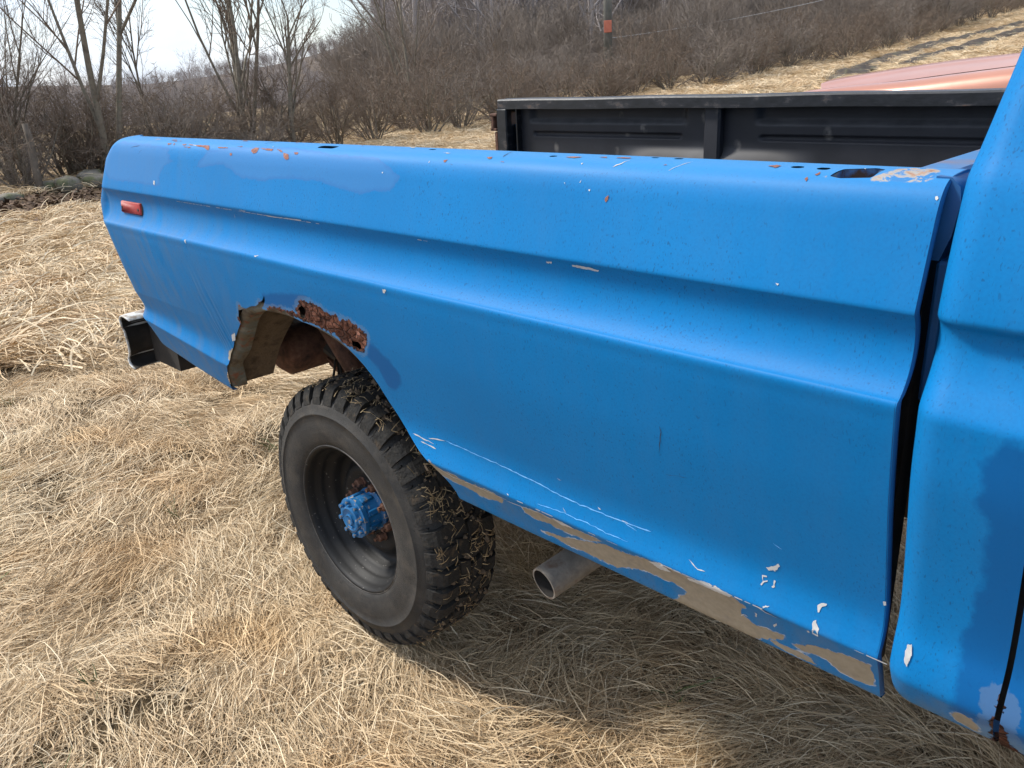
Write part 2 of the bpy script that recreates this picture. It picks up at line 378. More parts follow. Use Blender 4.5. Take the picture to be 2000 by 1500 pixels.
FEAT = {'arch': [(0.5126, 0.0278), (0.5369, 0.0721), (0.5977, 0.1299), (0.6086, 0.1719), (0.6661, 0.2422), (0.7215, 0.2923), (0.7647, 0.3253), (0.7639, 0.3426), (0.7881, 0.3782), (0.8069, 0.3769), (0.8286, 0.3761), (0.8659, 0.3902), (0.8932, 0.3949), (0.9202, 0.4081), (0.9233, 0.3928), (0.9435, 0.392), (0.976, 0.3992), (0.9945, 0.3968), (1.0149, 0.4018), (1.0293, 0.3973), (1.0527, 0.4043), (1.0729, 0.3983), (1.0895, 0.3944), (1.1152, 0.3909), (1.149, 0.3905), (1.1811, 0.3886), (1.211, 0.3836), (1.2394, 0.3773), (1.2656, 0.3679), (1.2889, 0.354), (1.3111, 0.3387), (1.3313, 0.3202), (1.3498, 0.2986), (1.3646, 0.2773), (1.3761, 0.2536), (1.388, 0.23), (1.4028, 0.2073), (1.4198, 0.1839), (1.4405, 0.1633), (1.4643, 0.1458), (1.485, 0.1339), (1.511, 0.1223), (1.5245, 0.1038), (1.5422, 0.0858), (1.5564, 0.0669), (1.5651, 0.0438), (1.566, 0.0221)], 'rust': [[(1.1019, 0.4252), (1.1412, 0.4518), (1.1839, 0.4575), (1.2115, 0.448), (1.2533, 0.4387), (1.2908, 0.4315), (1.3333, 0.4331), (1.3668, 0.4258), (1.3844, 0.4094), (1.3781, 0.3867), (1.3575, 0.364), (1.328, 0.352), (1.3102, 0.356), (1.2688, 0.374), (1.223, 0.3861), (1.1664, 0.3939), (1.1229, 0.3965), (1.0999, 0.4046)], [(0.7927, 0.3805), (0.8016, 0.3698), (0.8023, 0.3482), (0.7622, 0.3184), (0.7468, 0.3282)], [(0.8983, 0.3987), (0.9395, 0.4142), (0.923, 0.3884), (0.8955, 0.3864)], [(0.9526, 0.4022), (1.0195, 0.4096), (1.0702, 0.4143), (1.1024, 0.4091), (1.0693, 0.392), (0.9951, 0.3898), (0.9421, 0.386)]], 'primer': [[(1.5133, 0.1269), (1.5351, 0.1155), (1.6118, 0.1072), (1.6813, 0.1112), (1.746, 0.103), (1.7284, 0.0848), (1.6633, 0.0748), (1.6029, 0.0813), (1.5502, 0.0877), (1.5165, 0.0933)], [(1.7947, 0.1045), (1.8407, 0.1135), (1.8798, 0.1102), (1.9389, 0.1123), (2.0007, 0.1099), (1.9698, 0.0939), (1.9091, 0.0838), (1.8704, 0.0865), (1.8199, 0.0839), (1.7976, 0.0916)], [(1.827, 0.0484), (1.8899, 0.0629), (1.9467, 0.0812), (2.0064, 0.1055), (2.0486, 0.1057), (2.1162, 0.1199), (2.1849, 0.1173), (2.2667, 0.1212), (2.2923, 0.1071), (2.278, 0.0772), (2.3018, 0.0644), (2.3523, 0.0716), (2.3533, 0.0584), (2.3171, 0.0363), (2.3596, 0.0283), (2.4124, 0.0255), (2.3903, 0.0425), (2.3276, 0.0443), (2.2751, 0.0069), (2.2239, 0.0054), (2.1537, 0.0046), (2.1233, 0.0027), (2.1561, 0.0446), (2.1768, 0.0682), (2.1631, 0.0767), (2.0878, 0.0769), (2.0339, 0.0553), (2.0193, 0.0409), (1.9492, 0.0416), (1.8826, 0.042)], [(2.3653, 0.0576), (2.4029, 0.0833), (2.4512, 0.094), (2.4905, 0.099), (2.493, 0.063), (2.4932, 0.0507), (2.4746, 0.0381), (2.4421, 0.0441), (2.4155, 0.0616), (2.3795, 0.0487)], [(0.6595, 0.2569), (0.6798, 0.2681), (0.6826, 0.2573), (0.6604, 0.2338), (0.6524, 0.2374)], [(0.5955, 0.1772), (0.6183, 0.1923), (0.6299, 0.19), (0.6107, 0.1548), (0.6043, 0.1397), (0.5938, 0.1525)]], 'bare': [[(2.4113, 0.8135), (2.4238, 0.8351), (2.4299, 0.8605), (2.4611, 0.8758), (2.4777, 0.8532), (2.4832, 0.8238), (2.4725, 0.8124), (2.4486, 0.8124), (2.4254, 0.8116)], [(2.3493, 0.8199), (2.357, 0.8253), (2.3649, 0.811), (2.3579, 0.8105)]], 'dark': [[(1.3823, 0.4002), (1.4042, 0.3821), (1.4451, 0.3593), (1.4655, 0.3252), (1.462, 0.3018), (1.4279, 0.2751), (1.4055, 0.2869), (1.3869, 0.3229), (1.3595, 0.3525)], [(0.9538, 0.4377), (1.0851, 0.4625), (1.1791, 0.4696), (1.134, 0.4466), (1.0978, 0.4218), (1.0204, 0.4111), (0.9294, 0.3982)], [(0.9192, 0.4109), (0.978, 0.4443), (0.9353, 0.3992)]], 'fade': [[(0.0163, 0.7384), (0.102, 0.8123), (0.2333, 0.8074), (0.4791, 0.7968), (0.4709, 0.7846), (0.4958, 0.7768), (0.4876, 0.768), (0.5178, 0.7634), (0.4874, 0.7538), (0.4602, 0.7384), (0.44, 0.7144), (0.4577, 0.6924), (0.421, 0.6872), (0.2441, 0.6914), (0.1112, 0.6901)], [(0.6536, 0.7526), (0.7027, 0.7946), (0.8095, 0.8106), (1.0862, 0.8228), (1.2702, 0.8086), (1.4396, 0.8023), (1.5221, 0.7696), (1.4912, 0.7415), (1.3898, 0.7292), (1.2747, 0.7436), (1.1293, 0.7449), (0.9925, 0.7367), (0.8927, 0.7353), (0.8372, 0.7552), (0.7814, 0.7656), (0.7147, 0.7552)]], 'chip_white': [[(2.3196, 0.1944), (2.3315, 0.2018), (2.3406, 0.2115), (2.3434, 0.2076), (2.3351, 0.193), (2.3321, 0.1947), (2.3241, 0.1906)], [(2.4046, 0.1651), (2.4098, 0.1711), (2.4176, 0.1741), (2.4168, 0.1698), (2.4107, 0.1649), (2.409, 0.1553), (2.4064, 0.1547)], [(2.4032, 0.1388), (2.4067, 0.1418), (2.4136, 0.1306), (2.413, 0.1156), (2.4042, 0.116), (2.4043, 0.1278)], [(2.3955, 0.1184), (2.3992, 0.1199), (2.4004, 0.1171), (2.3968, 0.1135)], [(2.3135, 0.1773), (2.3218, 0.1791), (2.322, 0.1772), (2.3137, 0.1748)], [(2.3135, 0.1767), (2.3156, 0.1776), (2.3182, 0.1648), (2.3166, 0.1635)], [(2.3125, 0.1605), (2.3166, 0.1681), (2.323, 0.1719), (2.3239, 0.1698), (2.3177, 0.1665), (2.3145, 0.1595)], [(2.3339, 0.1767), (2.336, 0.177), (2.3365, 0.1653), (2.3344, 0.165)], [(2.3306, 0.1646), (2.3348, 0.1689), (2.3354, 0.1642), (2.3321, 0.1628)], [(2.3228, 0.1275), (2.3337, 0.1328), (2.3315, 0.1295), (2.3247, 0.1246)], [(2.3363, 0.0891), (2.3433, 0.0992), (2.3445, 0.0951), (2.3382, 0.0845)], [(2.3076, 0.1021), (2.3111, 0.1006), (2.3089, 0.0909), (2.3051, 0.0913)], [(2.1849, 0.1174), (2.2136, 0.1255), (2.2436, 0.1269), (2.2686, 0.121), (2.2637, 0.115), (2.2353, 0.1131), (2.2082, 0.1134), (2.1852, 0.1116)], [(2.1052, 0.1157), (2.1326, 0.1254), (2.1538, 0.1118), (2.1277, 0.1043)], [(1.8749, 0.1173), (1.9071, 0.1187), (1.934, 0.1126), (1.8995, 0.1065)], [(2.4962, 0.2189), (2.4992, 0.2214), (2.4999, 0.2141), (2.4971, 0.2118)], [(2.4934, 0.7953), (2.496, 0.7969), (2.4979, 0.7936), (2.4967, 0.7909), (2.495, 0.7921)], [(0.5944, 0.5403), (0.6026, 0.5431), (0.6014, 0.5311), (0.5986, 0.5343)], [(0.9689, 0.5408), (0.988, 0.5457), (0.977, 0.5392)], [(0.4121, 0.7027), (0.421, 0.7032), (0.4216, 0.6901), (0.4142, 0.694)], [(1.4894, 0.5335), (1.5013, 0.5334), (1.4949, 0.5255), (1.4889, 0.5253)], [(2.3249, 0.6736), (2.3299, 0.6736), (2.3288, 0.6704)], [(0.6586, 0.2557), (0.6881, 0.2702), (0.6678, 0.2379), (0.6445, 0.2278)], [(1.9181, 0.6511), (1.9322, 0.6523), (1.929, 0.6475), (1.9186, 0.647)], [(1.9752, 0.6526), (2.0, 0.6534), (2.0298, 0.6509), (2.0264, 0.6473), (1.9976, 0.6478), (1.9749, 0.6493)], [(0.8953, 0.6595), (0.9248, 0.6583), (0.9229, 0.6568), (0.8931, 0.6578)], [(1.0137, 0.654), (1.0708, 0.6544), (1.1492, 0.6562), (1.1761, 0.6571), (1.1732, 0.6543), (1.1334, 0.6539), (1.0397, 0.6518)], [(1.9402, 0.7811), (1.9421, 0.7812), (1.942, 0.7789)], [(1.9711, 0.7822), (1.9734, 0.7868), (1.9733, 0.7823)], [(1.9913, 0.7728), (1.9951, 0.7735), (1.9951, 0.7703), (1.9926, 0.7707)], [(1.5952, 0.8011), (1.5979, 0.804), (1.5983, 0.7993)], [(1.4621, 0.7757), (1.4669, 0.7752), (1.4644, 0.773)]], 'chip_rust': [[(0.5322, 0.8135), (0.5579, 0.8135), (0.5524, 0.8093), (0.5377, 0.8096)], [(0.614, 0.8121), (0.6587, 0.8129), (0.6949, 0.8133), (0.7083, 0.7994), (0.6976, 0.7997), (0.6791, 0.8068), (0.6361, 0.8076)], [(0.57, 0.814), (0.5996, 0.8133), (0.5956, 0.81)], [(0.5517, 0.8056), (0.5977, 0.8042), (0.5937, 0.8025), (0.5607, 0.8038)], [(0.9219, 0.8071), (0.9308, 0.8129), (0.9515, 0.813), (0.9549, 0.7999), (0.9424, 0.7967), (0.9299, 0.8001)], [(0.9607, 0.8126), (1.0179, 0.8127), (1.02, 0.8068), (0.9914, 0.807)], [(1.0358, 0.8113), (1.052, 0.8113), (1.0714, 0.8039), (1.0615, 0.8047)], [(1.0746, 0.8018), (1.0994, 0.8), (1.1064, 0.7898), (1.0959, 0.7866), (1.0834, 0.7914)], [(1.1177, 0.8068), (1.1358, 0.8057), (1.1371, 0.8019), (1.1258, 0.7999)], [(0.8236, 0.794), (0.8348, 0.7949), (0.8383, 0.7886), (0.8305, 0.7873)], [(0.7455, 0.809), (0.8001, 0.8095), (0.7981, 0.8067), (0.7541, 0.8066)], [(0.8399, 0.8156), (0.8658, 0.8158), (0.8651, 0.8126)], [(0.4314, 0.8136), (0.4619, 0.8138), (0.4508, 0.8069)], [(0.4739, 0.8128), (0.484, 0.8145), (0.4872, 0.8072)], [(2.027, 0.7623), (2.0329, 0.7672), (2.0329, 0.76), (2.0296, 0.7557)], [(2.3336, 0.8088), (2.3355, 0.8129), (2.3379, 0.8091), (2.3365, 0.8053)], [(2.3428, 0.818), (2.3464, 0.826), (2.348, 0.8227), (2.3453, 0.8158)], [(2.2668, 0.8402), (2.2748, 0.848), (2.2848, 0.8417), (2.2807, 0.8328)], [(1.9075, 0.8374), (1.9213, 0.8445), (1.9393, 0.8424), (1.9296, 0.8346)], [(1.9697, 0.8479), (1.9811, 0.8531), (1.9886, 0.8436)], [(1.7388, 0.8205), (1.7523, 0.8227), (1.754, 0.8165), (1.7466, 0.8161)]], 'scratch': [([(1.5666, 0.1873), (1.6634, 0.184), (1.7318, 0.1826), (1.8378, 0.1765), (1.8975, 0.1706), (1.9544, 0.1683), (2.0084, 0.169), (2.0531, 0.1702), (2.1056, 0.1726)], 0.0011, 'b'), ([(1.4534, 0.1726), (1.4913, 0.1689), (1.5258, 0.1672)], 0.0014, 'w'), ([(1.4809, 0.1604), (1.5078, 0.1592), (1.5341, 0.1588)], 0.0013, 'w'), ([(1.5077, 0.1755), (1.5401, 0.1827), (1.5634, 0.1845)], 0.0012, 'w'), ([(1.8935, 0.2066), (1.9028, 0.2047)], 0.0011, 'w'), ([(1.9058, 0.1484), (1.9151, 0.1408)], 0.0008, 'w'), ([(2.0429, 0.171), (2.0632, 0.1695)], 0.0014, 'w'), ([(2.0464, 0.1692), (2.0755, 0.1631)], 0.0007, 'b'), ([(1.8429, 0.135), (1.9022, 0.138), (1.9588, 0.1394), (2.0135, 0.1366), (2.0618, 0.1369)], 0.0007, 'b'), ([(1.9886, 0.1774), (1.9957, 0.1762)], 0.0011, 'w'), ([(1.7595, 0.1283), (1.7663, 0.1272)], 0.0012, 'w'), ([(2.1841, 0.1518), (2.1923, 0.1454), (2.2032, 0.1425), (2.2166, 0.1434)], 0.0009, 'w'), ([(2.3109, 0.1253), (2.3293, 0.1215), (2.3526, 0.1173)], 0.0012, 'd'), ([(2.3125, 0.1241), (2.3287, 0.1176), (2.3463, 0.1155)], 0.001, 'w'), ([(2.2771, 0.0717), (2.2853, 0.0822), (2.2912, 0.079)], 0.001, 'w'), ([(2.3337, 0.2484), (2.3478, 0.2443)], 0.0006, 'b'), ([(1.7512, 0.1047), (1.7781, 0.1059), (1.8098, 0.1097), (1.8407, 0.1135), (1.8798, 0.1102)], 0.001, 'w'), ([(1.5392, 0.1138), (1.5845, 0.1032), (1.6406, 0.1062), (1.7076, 0.1081), (1.7527, 0.1078)], 0.001, 'w'), ([(0.2947, 0.7884), (0.28, 0.7741)], 0.001, 'd'), ([(0.2076, 0.7924), (0.2621, 0.8006)], 0.0008, 'd'), ([(0.9298, 0.8383), (0.943, 0.8732)], 0.0012, 'd'), ([(0.4456, 0.8098), (0.4527, 0.8167)], 0.001, 'd'), ([(2.0251, 0.8104), (2.0332, 0.8203), (2.0388, 0.8364)], 0.0011, 'p'), ([(2.1267, 0.8103), (2.1368, 0.8219), (2.1456, 0.8441)], 0.0011, 'p'), ([(1.7766, 0.8233), (1.7591, 0.8665)], 0.0009, 'd'), ([(2.1506, 0.407), (2.1538, 0.3967), (2.1437, 0.3519)], 0.0007, 'd'), ([(2.1512, 0.3127), (2.1922, 0.321)], 0.0004, 'd'), ([(0.8469, 0.641), (0.8423, 0.6293)], 0.0012, 'p'), ([(0.57, 0.814), (0.6384, 0.8102), (0.6924, 0.8102)], 0.0012, 'p')], 'holes': [((1.2155, 0.8369), 0.034, 0.01), ((1.5499, 0.856), 0.01, 0.004), ((1.8767, 0.8429), 0.008, 0.005), ((2.0651, 0.8659), 0.007, 0.004), ((2.1078, 0.8654), 0.008, 0.005), ((2.3071, 0.8429), 0.009, 0.006), ((2.3435, 0.8407), 0.009, 0.006)], 'pocket': [(2.3627, 0.8166), (2.3691, 0.8429), (2.4042, 0.8582), (2.4172, 0.8506), (2.4148, 0.8178), (2.3757, 0.8136)], 'marker': [(0.1556, 0.6203), (0.3043, 0.6227), (0.3161, 0.5876), (0.1675, 0.5901)], 'rusthole': [[(1.1164, 0.4264), (1.136, 0.4377), (1.1534, 0.4368), (1.1483, 0.4227), (1.1263, 0.4026), (1.1102, 0.4023), (1.1226, 0.4168)], [(1.3121, 0.3831), (1.3225, 0.38), (1.3372, 0.3818), (1.3518, 0.3758), (1.3371, 0.362), (1.3269, 0.3691), (1.3142, 0.3676)], [(0.9231, 0.4086), (0.9434, 0.4205), (0.9603, 0.4359), (0.9557, 0.4198), (0.9324, 0.3987), (0.9167, 0.3946)], [(0.9551, 0.3941), (0.9818, 0.4044), (1.0067, 0.4046), (1.012, 0.3971), (0.971, 0.3911)], [(1.0249, 0.4022), (1.0464, 0.4101), (1.0509, 0.4012), (1.0283, 0.3958)]]}

# ------------------------------------------------------------------ the ground
GY = np.array([-300, -100, -20, 0, 14, 18, 22, 26, 31, 36, 42, 50, 65, 75, 120, 200, 320])
GZ = np.array([-9, -2.5, -.25, 0, 0, .12, .38, .56, .80, 1.05, 1.40, 2.0, 3.3, 4.1, 8.5, 18, 30])
_gy = np.linspace(-300, 320, 1241); _gz = np.interp(_gy, GY, GZ)
_k = np.hanning(15); _gz = np.convolve(np.pad(_gz, 7, mode='edge'), _k / _k.sum(), 'valid')
def terrain(x, y):
    x = np.asarray(x, float); y = np.asarray(y, float)
    z = np.interp(y, _gy, _gz)
    far = sstep(-30, -110, x); z = z * (1 - far) + np.minimum(z, 3.0) * far
    z = z - 9 * sstep(-34, -120, x) * (1 - sstep(30, 120, y))                       # falls away to the left, past the hedge
    z = z + 62 * np.exp(-(((x + 150) / 80) ** 2 + ((y - 235) / 72) ** 2)) * sstep(-22, -90, x)   # the wooded hill
    z = z + 6 * np.exp(-(((x + 560) / 120) ** 2 + ((y - 60) / 140) ** 2))         # a far ridge
    return z
def micro(x, y):
    return .055 * (vnoise(x * 1.3, y * 1.3, 3) - .5) + .05 * (vnoise(x * 3.1, y * 3.1, 5) - .5) + .03 * (vnoise(x * 7, y * 7, 9) - .5) + .10 * (vnoise(x * .35, y * .35, 11) - .5)
def ground_z(x, y):
    x = np.asarray(x, float); y = np.asarray(y, float)
    near = sstep(0, .6, np.hypot(x - 1.06, y - .2))
    return terrain(x, y) + micro(x, y) * (.35 + .65 * near) - .035
def stretch(c, lo, hi, fine, grow):
    a = [c]; d = fine
    while a[-1] < hi: a.append(a[-1] + d); d *= grow if a[-1] - c > 6 else 1.0
    b = [c]; d = fine
    while b[-1] > lo: b.append(b[-1] - d); d *= grow if c - b[-1] > 6 else 1.0
    return np.array(sorted(set(b + a)))
gx = stretch(0, -900, 300, .07, 1.045); gyv = stretch(1.5, -250, 620, .07, 1.045)
X, Y = np.meshgrid(gx, gyv, indexing='ij')
V = np.stack([X, Y, ground_z(X, Y)], -1).reshape(-1, 3)
nx, ny = len(gx), len(gyv); I = np.arange(nx * ny).reshape(nx, ny)
Fq = np.stack([I[:-1, :-1], I[1:, :-1], I[1:, 1:], I[:-1, 1:]], -1).reshape(-1, 4)
t = NT('dry_grass_ground'); v = t.pos()
n1 = t.noise(v, .35, 4); n2 = t.noise(t.mapping(v, (1, 1.6, 1)), 5.5, 6, .7, .6); n3 = t.noise(t.mapping(v, (3, 9, 3), (0, 0, .6)), 7, 6, .75, .8)
c = t.ramp(n3, [(.28, (.10, .068, .036)), (.48, (.27, .195, .108)), (.66, (.44, .335, .20))])
c = t.mix(t.maprange(n2, .35, .65, 0, .5), c, (.20, .14, .075))
c = t.mix(t.maprange(n1, .5, .75, 0, .35), c, (.16, .17, .07))
hillw = t.attr('wood'); lit = t.attr('litter')
c = t.mix(hillw, c, t.mix(n2, (.085, .066, .052), (.15, .118, .092)))
c = t.mix(lit, c, t.mix(n2, (.05, .034, .022), (.13, .085, .05)))
near = t.attr('near')
c = t.mix(near, c, t.mix(n3, (.06, .042, .024), (.20, .145, .08)))
M['ground'] = t.done(c, .95, t.bump(n3, .6, .04), 0, .15)
P = V
wood = sstep(-19, -30, P[:, 0]) * sstep(14, 30, P[:, 1]) + sstep(-60, -80, P[:, 0]) * (1 - sstep(14, 30, P[:, 1]))
lit = (1 - sstep(.8, 2.2, np.abs(P[:, 0] + 11.2 + .9 * (vnoise(P[:, 0] * .8, P[:, 1] * .8, 31) - .5)))) * sstep(-6, -2, P[:, 1]) * (1 - sstep(6, 9, P[:, 1]))
nearw = 1 - sstep(7, 14, np.hypot(P[:, 0] - 1.5, P[:, 1]))
ground = link('ground', mesh('ground', V, Fq, M['ground'], True, {'wood': np.clip(wood, 0, 1), 'litter': lit, 'near': nearw}))
tag(ground, 'matted dry straw coloured grass field rising to a bare wooded hill', 'ground', kind='structure')

# ------------------------------------------------------------------ pickup truck
truck = empty('pickup_truck', (1.2, .95, 0))
tag(truck, 'weathered blue pickup truck with empty black bed and rusted rear wheel arch', 'pickup truck')
OFF = -np.array(truck.location)
def tp(name, me_or_mb, mat=None, parent=truck, smooth=False, auto=None):
    """a part of the truck; coordinates are world, moved under the truck's base"""
    me = me_or_mb.mesh(name, mat, smooth) if isinstance(me_or_mb, MB) else me_or_mb
    if auto: auto_smooth(me, auto)
    o = link(name, me, mat if not me.materials else None, parent)
    if parent is truck: o.location = OFF
    return o

def sdf_poly(P, poly):
    """signed distance to a closed polygon, positive inside"""
    poly = np.asarray(poly, float); d = np.full(len(P), 1e9); ins = np.zeros(len(P), bool)
    for i in range(len(poly)):
        a = poly[i]; b = poly[(i + 1) % len(poly)]; e = b - a
        w = P - a; tt = np.clip((w @ e) / (e @ e + 1e-12), 0, 1)
        d = np.minimum(d, np.linalg.norm(w - tt[:, None] * e, axis=1))
        c1 = (a[1] > P[:, 1]) != (b[1] > P[:, 1])
        with np.errstate(divide='ignore', invalid='ignore'):
            xi = (b[0] - a[0]) * (P[:, 1] - a[1]) / (b[1] - a[1] + 1e-15) + a[0]
        ins ^= c1 & (P[:, 0] < xi)
    return np.where(ins, d, -d)
def sdf_union(P, polys, lim=.04):
    r = np.full(len(P), -lim)
    for q in polys:
        q = np.asarray(q); m = ((P > q.min(0) - lim) & (P < q.max(0) + lim)).all(1)
        if m.any(): r[m] = np.maximum(r[m], np.clip(sdf_poly(P[m], q), -lim, lim))
    return r
def clip_grid(U, W, keep):
    """quads of the grid U x W clipped where keep < 0; returns parameter points, faces"""
    nu, nv = len(U), len(W)
    A, B = np.meshgrid(U, W, indexing='ij'); K = keep(np.c_[A.ravel(), B.ravel()])
    pts = [tuple(q) for q in np.c_[A.ravel(), B.ravel()]]; F = []; cut = {}
    I = np.arange(nu * nv).reshape(nu, nv)
    Q = np.stack([I[:-1, :-1], I[1:, :-1], I[1:, 1:], I[:-1, 1:]], -1).reshape(-1, 4)
    pos = (K[Q] > 0).sum(1)
    F += [tuple(q) for q in Q[pos == 4]]
    for q in Q[(pos > 0) & (pos < 4)]:
        out = []
        for i in range(4):
            a, b = int(q[i]), int(q[(i + 1) % 4])
            if K[a] > 0: out.append(a)
            if (K[a] > 0) != (K[b] > 0):
                key = (min(a, b), max(a, b))
                if key not in cut:
                    s_ = K[a] / (K[a] - K[b]); cut[key] = len(pts)
                    pts.append((pts[a][0] + s_ * (pts[b][0] - pts[a][0]), pts[a][1] + s_ * (pts[b][1] - pts[a][1])))
                out.append(cut[key])
        if len(out) > 2: F.append(tuple(out))
    P = np.array(pts); used = np.zeros(len(P), bool)
    for f in F: used[list(f)] = True
    re = np.cumsum(used) - 1
    return P[used], [tuple(re[list(f)]) for f in F]

ARCH = np.array(FEAT['arch'])
ARCH_POLY = np.r_[ARCH, [[1.566, -.2], [.50, -.2]]]
def rbox(P, c, hx, hy):
    r = min(hx, hy); q = np.abs(P - np.asarray(c)) - np.array([hx, hy]) + r
    return r - np.linalg.norm(np.maximum(q, 0), axis=1) - np.minimum(q.max(1), 0)
def keep(P):
    k = np.full(len(P), .05)
    m = (P[:, 0] < 1.7) & (P[:, 0] > .4) & (P[:, 1] < .6)
    k[m] = np.minimum(k[m], -sdf_poly(P[m], ARCH_POLY))
    for q in FEAT['rusthole']:
        q = np.asarray(q); m = ((P > q.min(0) - .03) & (P < q.max(0) + .03)).all(1)
        if m.any(): k[m] = np.minimum(k[m], -sdf_poly(P[m], q) + .002 * (vnoise(P[m][:, 0] * 260, P[m][:, 1] * 260, 5) - .5))
    for (c, a, b) in FEAT['holes']: k = np.minimum(k, -rbox(P, c, a, b))
    m = (P[:, 0] > 2.2) & (P[:, 1] > .7)
    k[m] = np.minimum(k[m], -sdf_poly(P[m], FEAT['pocket']))
    return k
U = np.r_[np.linspace(0, .1, 34), np.linspace(.1, .5, 91)[1:], np.linspace(.5, 1.36, 261)[1:], np.linspace(1.36, 1.62, 66)[1:], np.linspace(1.62, 2.5, 181)[1:]]
PB, FB = clip_grid(U, CV, keep)
VB = bed(PB[:, 0], PB[:, 1])
# gentle dents and oil-canning of the old sheet metal, flaking rust that stands proud
dent = .0022 * (vnoise(PB[:, 0] * 5, PB[:, 1] * 6, 2) - .5) + .0035 * (vnoise(PB[:, 0] * 2.1, PB[:, 1] * 3, 4) - .5)
rs = sdf_union(PB, FEAT['rust'])
fl = np.clip(rs / .012, 0, 1); dent = dent - fl * (.004 * vnoise(PB[:, 0] * 60, PB[:, 1] * 60, 8) + .0035 * vnoise(PB[:, 0] * 140, PB[:, 1] * 140, 6) - .004)
wr = np.exp(-((PB[:, 0] - .60) / .05) ** 2) * np.exp(-((PB[:, 1] - .30) / .12) ** 2)   # crinkles behind the arch
dent = dent + wr * .0030 * (vnoise((PB[:, 0] + .15 * PB[:, 1]) * 130, PB[:, 1] * 9, 71) - .5)
VB[:, 1] += dent
at = {'rust': rs, 'rust2': sdf_union(PB, FEAT['rust']) + .010, 'primer': sdf_union(PB, FEAT['primer']), 'bare': sdf_union(PB, FEAT['bare']),
      'dark': sdf_union(PB, FEAT['dark']), 'fade': sdf_union(PB, FEAT['fade'])}
at['primer2'] = at['primer'] + .0018; at['fade2'] = at['fade'] - .006
at['tail'] = np.clip(np.clip(1 - PB[:, 0] / 1.1, 0, 1) * (.35 + .75 * (PB[:, 1] < .655)) + .10 + .75 * (1 - sstep(.10, .135, PB[:, 1])), 0, 1.2)
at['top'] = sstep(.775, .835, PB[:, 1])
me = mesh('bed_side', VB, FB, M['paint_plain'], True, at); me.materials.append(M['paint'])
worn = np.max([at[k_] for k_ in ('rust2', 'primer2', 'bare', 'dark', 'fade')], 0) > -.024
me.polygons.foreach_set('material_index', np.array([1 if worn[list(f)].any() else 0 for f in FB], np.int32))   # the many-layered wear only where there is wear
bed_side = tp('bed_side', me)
bed_side['label'] = 'sun-bleached blue bed side with primer showing along the rocker'

def on_bed(poly, off=.0006):
    """outline given in bed coordinates laid on the sheet metal"""
    q = np.asarray(poly, float); P = bed(q[:, 0], q[:, 1]); d = .0022 * (vnoise(q[:, 0] * 5, q[:, 1] * 6, 2) - .5) + .0035 * (vnoise(q[:, 0] * 2.1, q[:, 1] * 3, 4) - .5)
    P[:, 1] += d
    e = .002; N = np.cross(bed(q[:, 0] + e, q[:, 1]) - bed(q[:, 0] - e, q[:, 1]), bed(q[:, 0], q[:, 1] + e) - bed(q[:, 0], q[:, 1] - e))
    N /= np.linalg.norm(N, axis=1)[:, None]; N = N * np.where(N[:, 1] + N[:, 2] * -.5 > 0, -1, 1)[:, None]
    N = np.where((N[:, 1] > .2)[:, None], -N, N)
    return P + N * off
def jag(poly, amp=.0012, step=.003):
    """fine irregular outline"""
    poly = np.asarray(poly, float); out = []
    for i in range(len(poly)):
        a = poly[i]; b = poly[(i + 1) % len(poly)]; k = max(1, int(np.linalg.norm(b - a) / step))
        for j in range(k): out.append(a + (b - a) * j / k + rng.normal(0, amp, 2) * (.6 if j else .3))
    return np.array(out)
def chips(name, polys, mat, label):
    mb = MB()
    for q in polys:
        q = np.asarray(q); J = jag(q); c = J.mean(0)
        P = on_bed(np.r_[J, [c]], .0008); n = len(J)
        mb.add(P, [(i, (i + 1) % n, n) for i in range(n)])
    o = tp(name, mb, mat, bed_side); o['kind'] = 'stuff'
    return o
chips('paint_chips', FEAT['chip_white'], M['chip_white'], '')
extra_r, extra_w = [], []
for k_ in range(46):                                   # small losses scattered along the rail top
    c_ = np.array([rng.uniform(.15, 2.42), rng.uniform(.80, .868)]); a_ = np.sort(rng.uniform(0, 6.28, 6)); rr_ = rng.uniform(.0015, .0065)
    if min(abs(np.asarray(h_[0]) - c_).max() for h_ in FEAT['holes']) < .04: continue
    q_ = c_ + np.c_[np.cos(a_) * rr_ * rng.uniform(1, 3.0), np.sin(a_) * rr_ * .8]; (extra_r if k_ % 3 == 0 else extra_w).append(q_)
chips('rust_spots', FEAT['chip_rust'] + extra_r, M['chip_rust'], '')
chips('pale_spots', extra_w[::4], M['chip_pale'], '')
for kk, nm, mm in (('w', 'scratches', 'chip_white'), ('b', 'bright_scratches', 'chip_bright'), ('d', 'cracks', 'chip_dark'), ('p', 'scuffs', 'chip_pale')):
    mb = MB()
    for line, w, k_ in FEAT['scratch']:
        if k_ != kk: continue
        L = np.asarray(line); pts = []
        for i in range(len(L) - 1):
            n = max(2, int(np.linalg.norm(L[i + 1] - L[i]) / .008)); pts += [L[i] + (L[i + 1] - L[i]) * j / n for j in range(n)]
        pts = np.array(pts + [L[-1]]); T = np.gradient(pts, axis=0); T /= np.linalg.norm(T, axis=1)[:, None] + 1e-9
        Nn = np.c_[-T[:, 1], T[:, 0]]; ww = w * (.35 + 1.0 * rng.random(len(pts)))[:, None]; ww[0] *= .2; ww[-1] *= .2
        pts = pts + Nn * rng.normal(0, .0006, (len(pts), 1))
        P = on_bed(np.r_[pts + Nn * ww, pts - Nn * ww], .0007); n = len(pts)
        mb.add(P, [(i, i + 1, n + i + 1, n + i) for i in range(n - 1)])
    o = tp(nm, mb, M[mm], bed_side); o['kind'] = 'stuff'
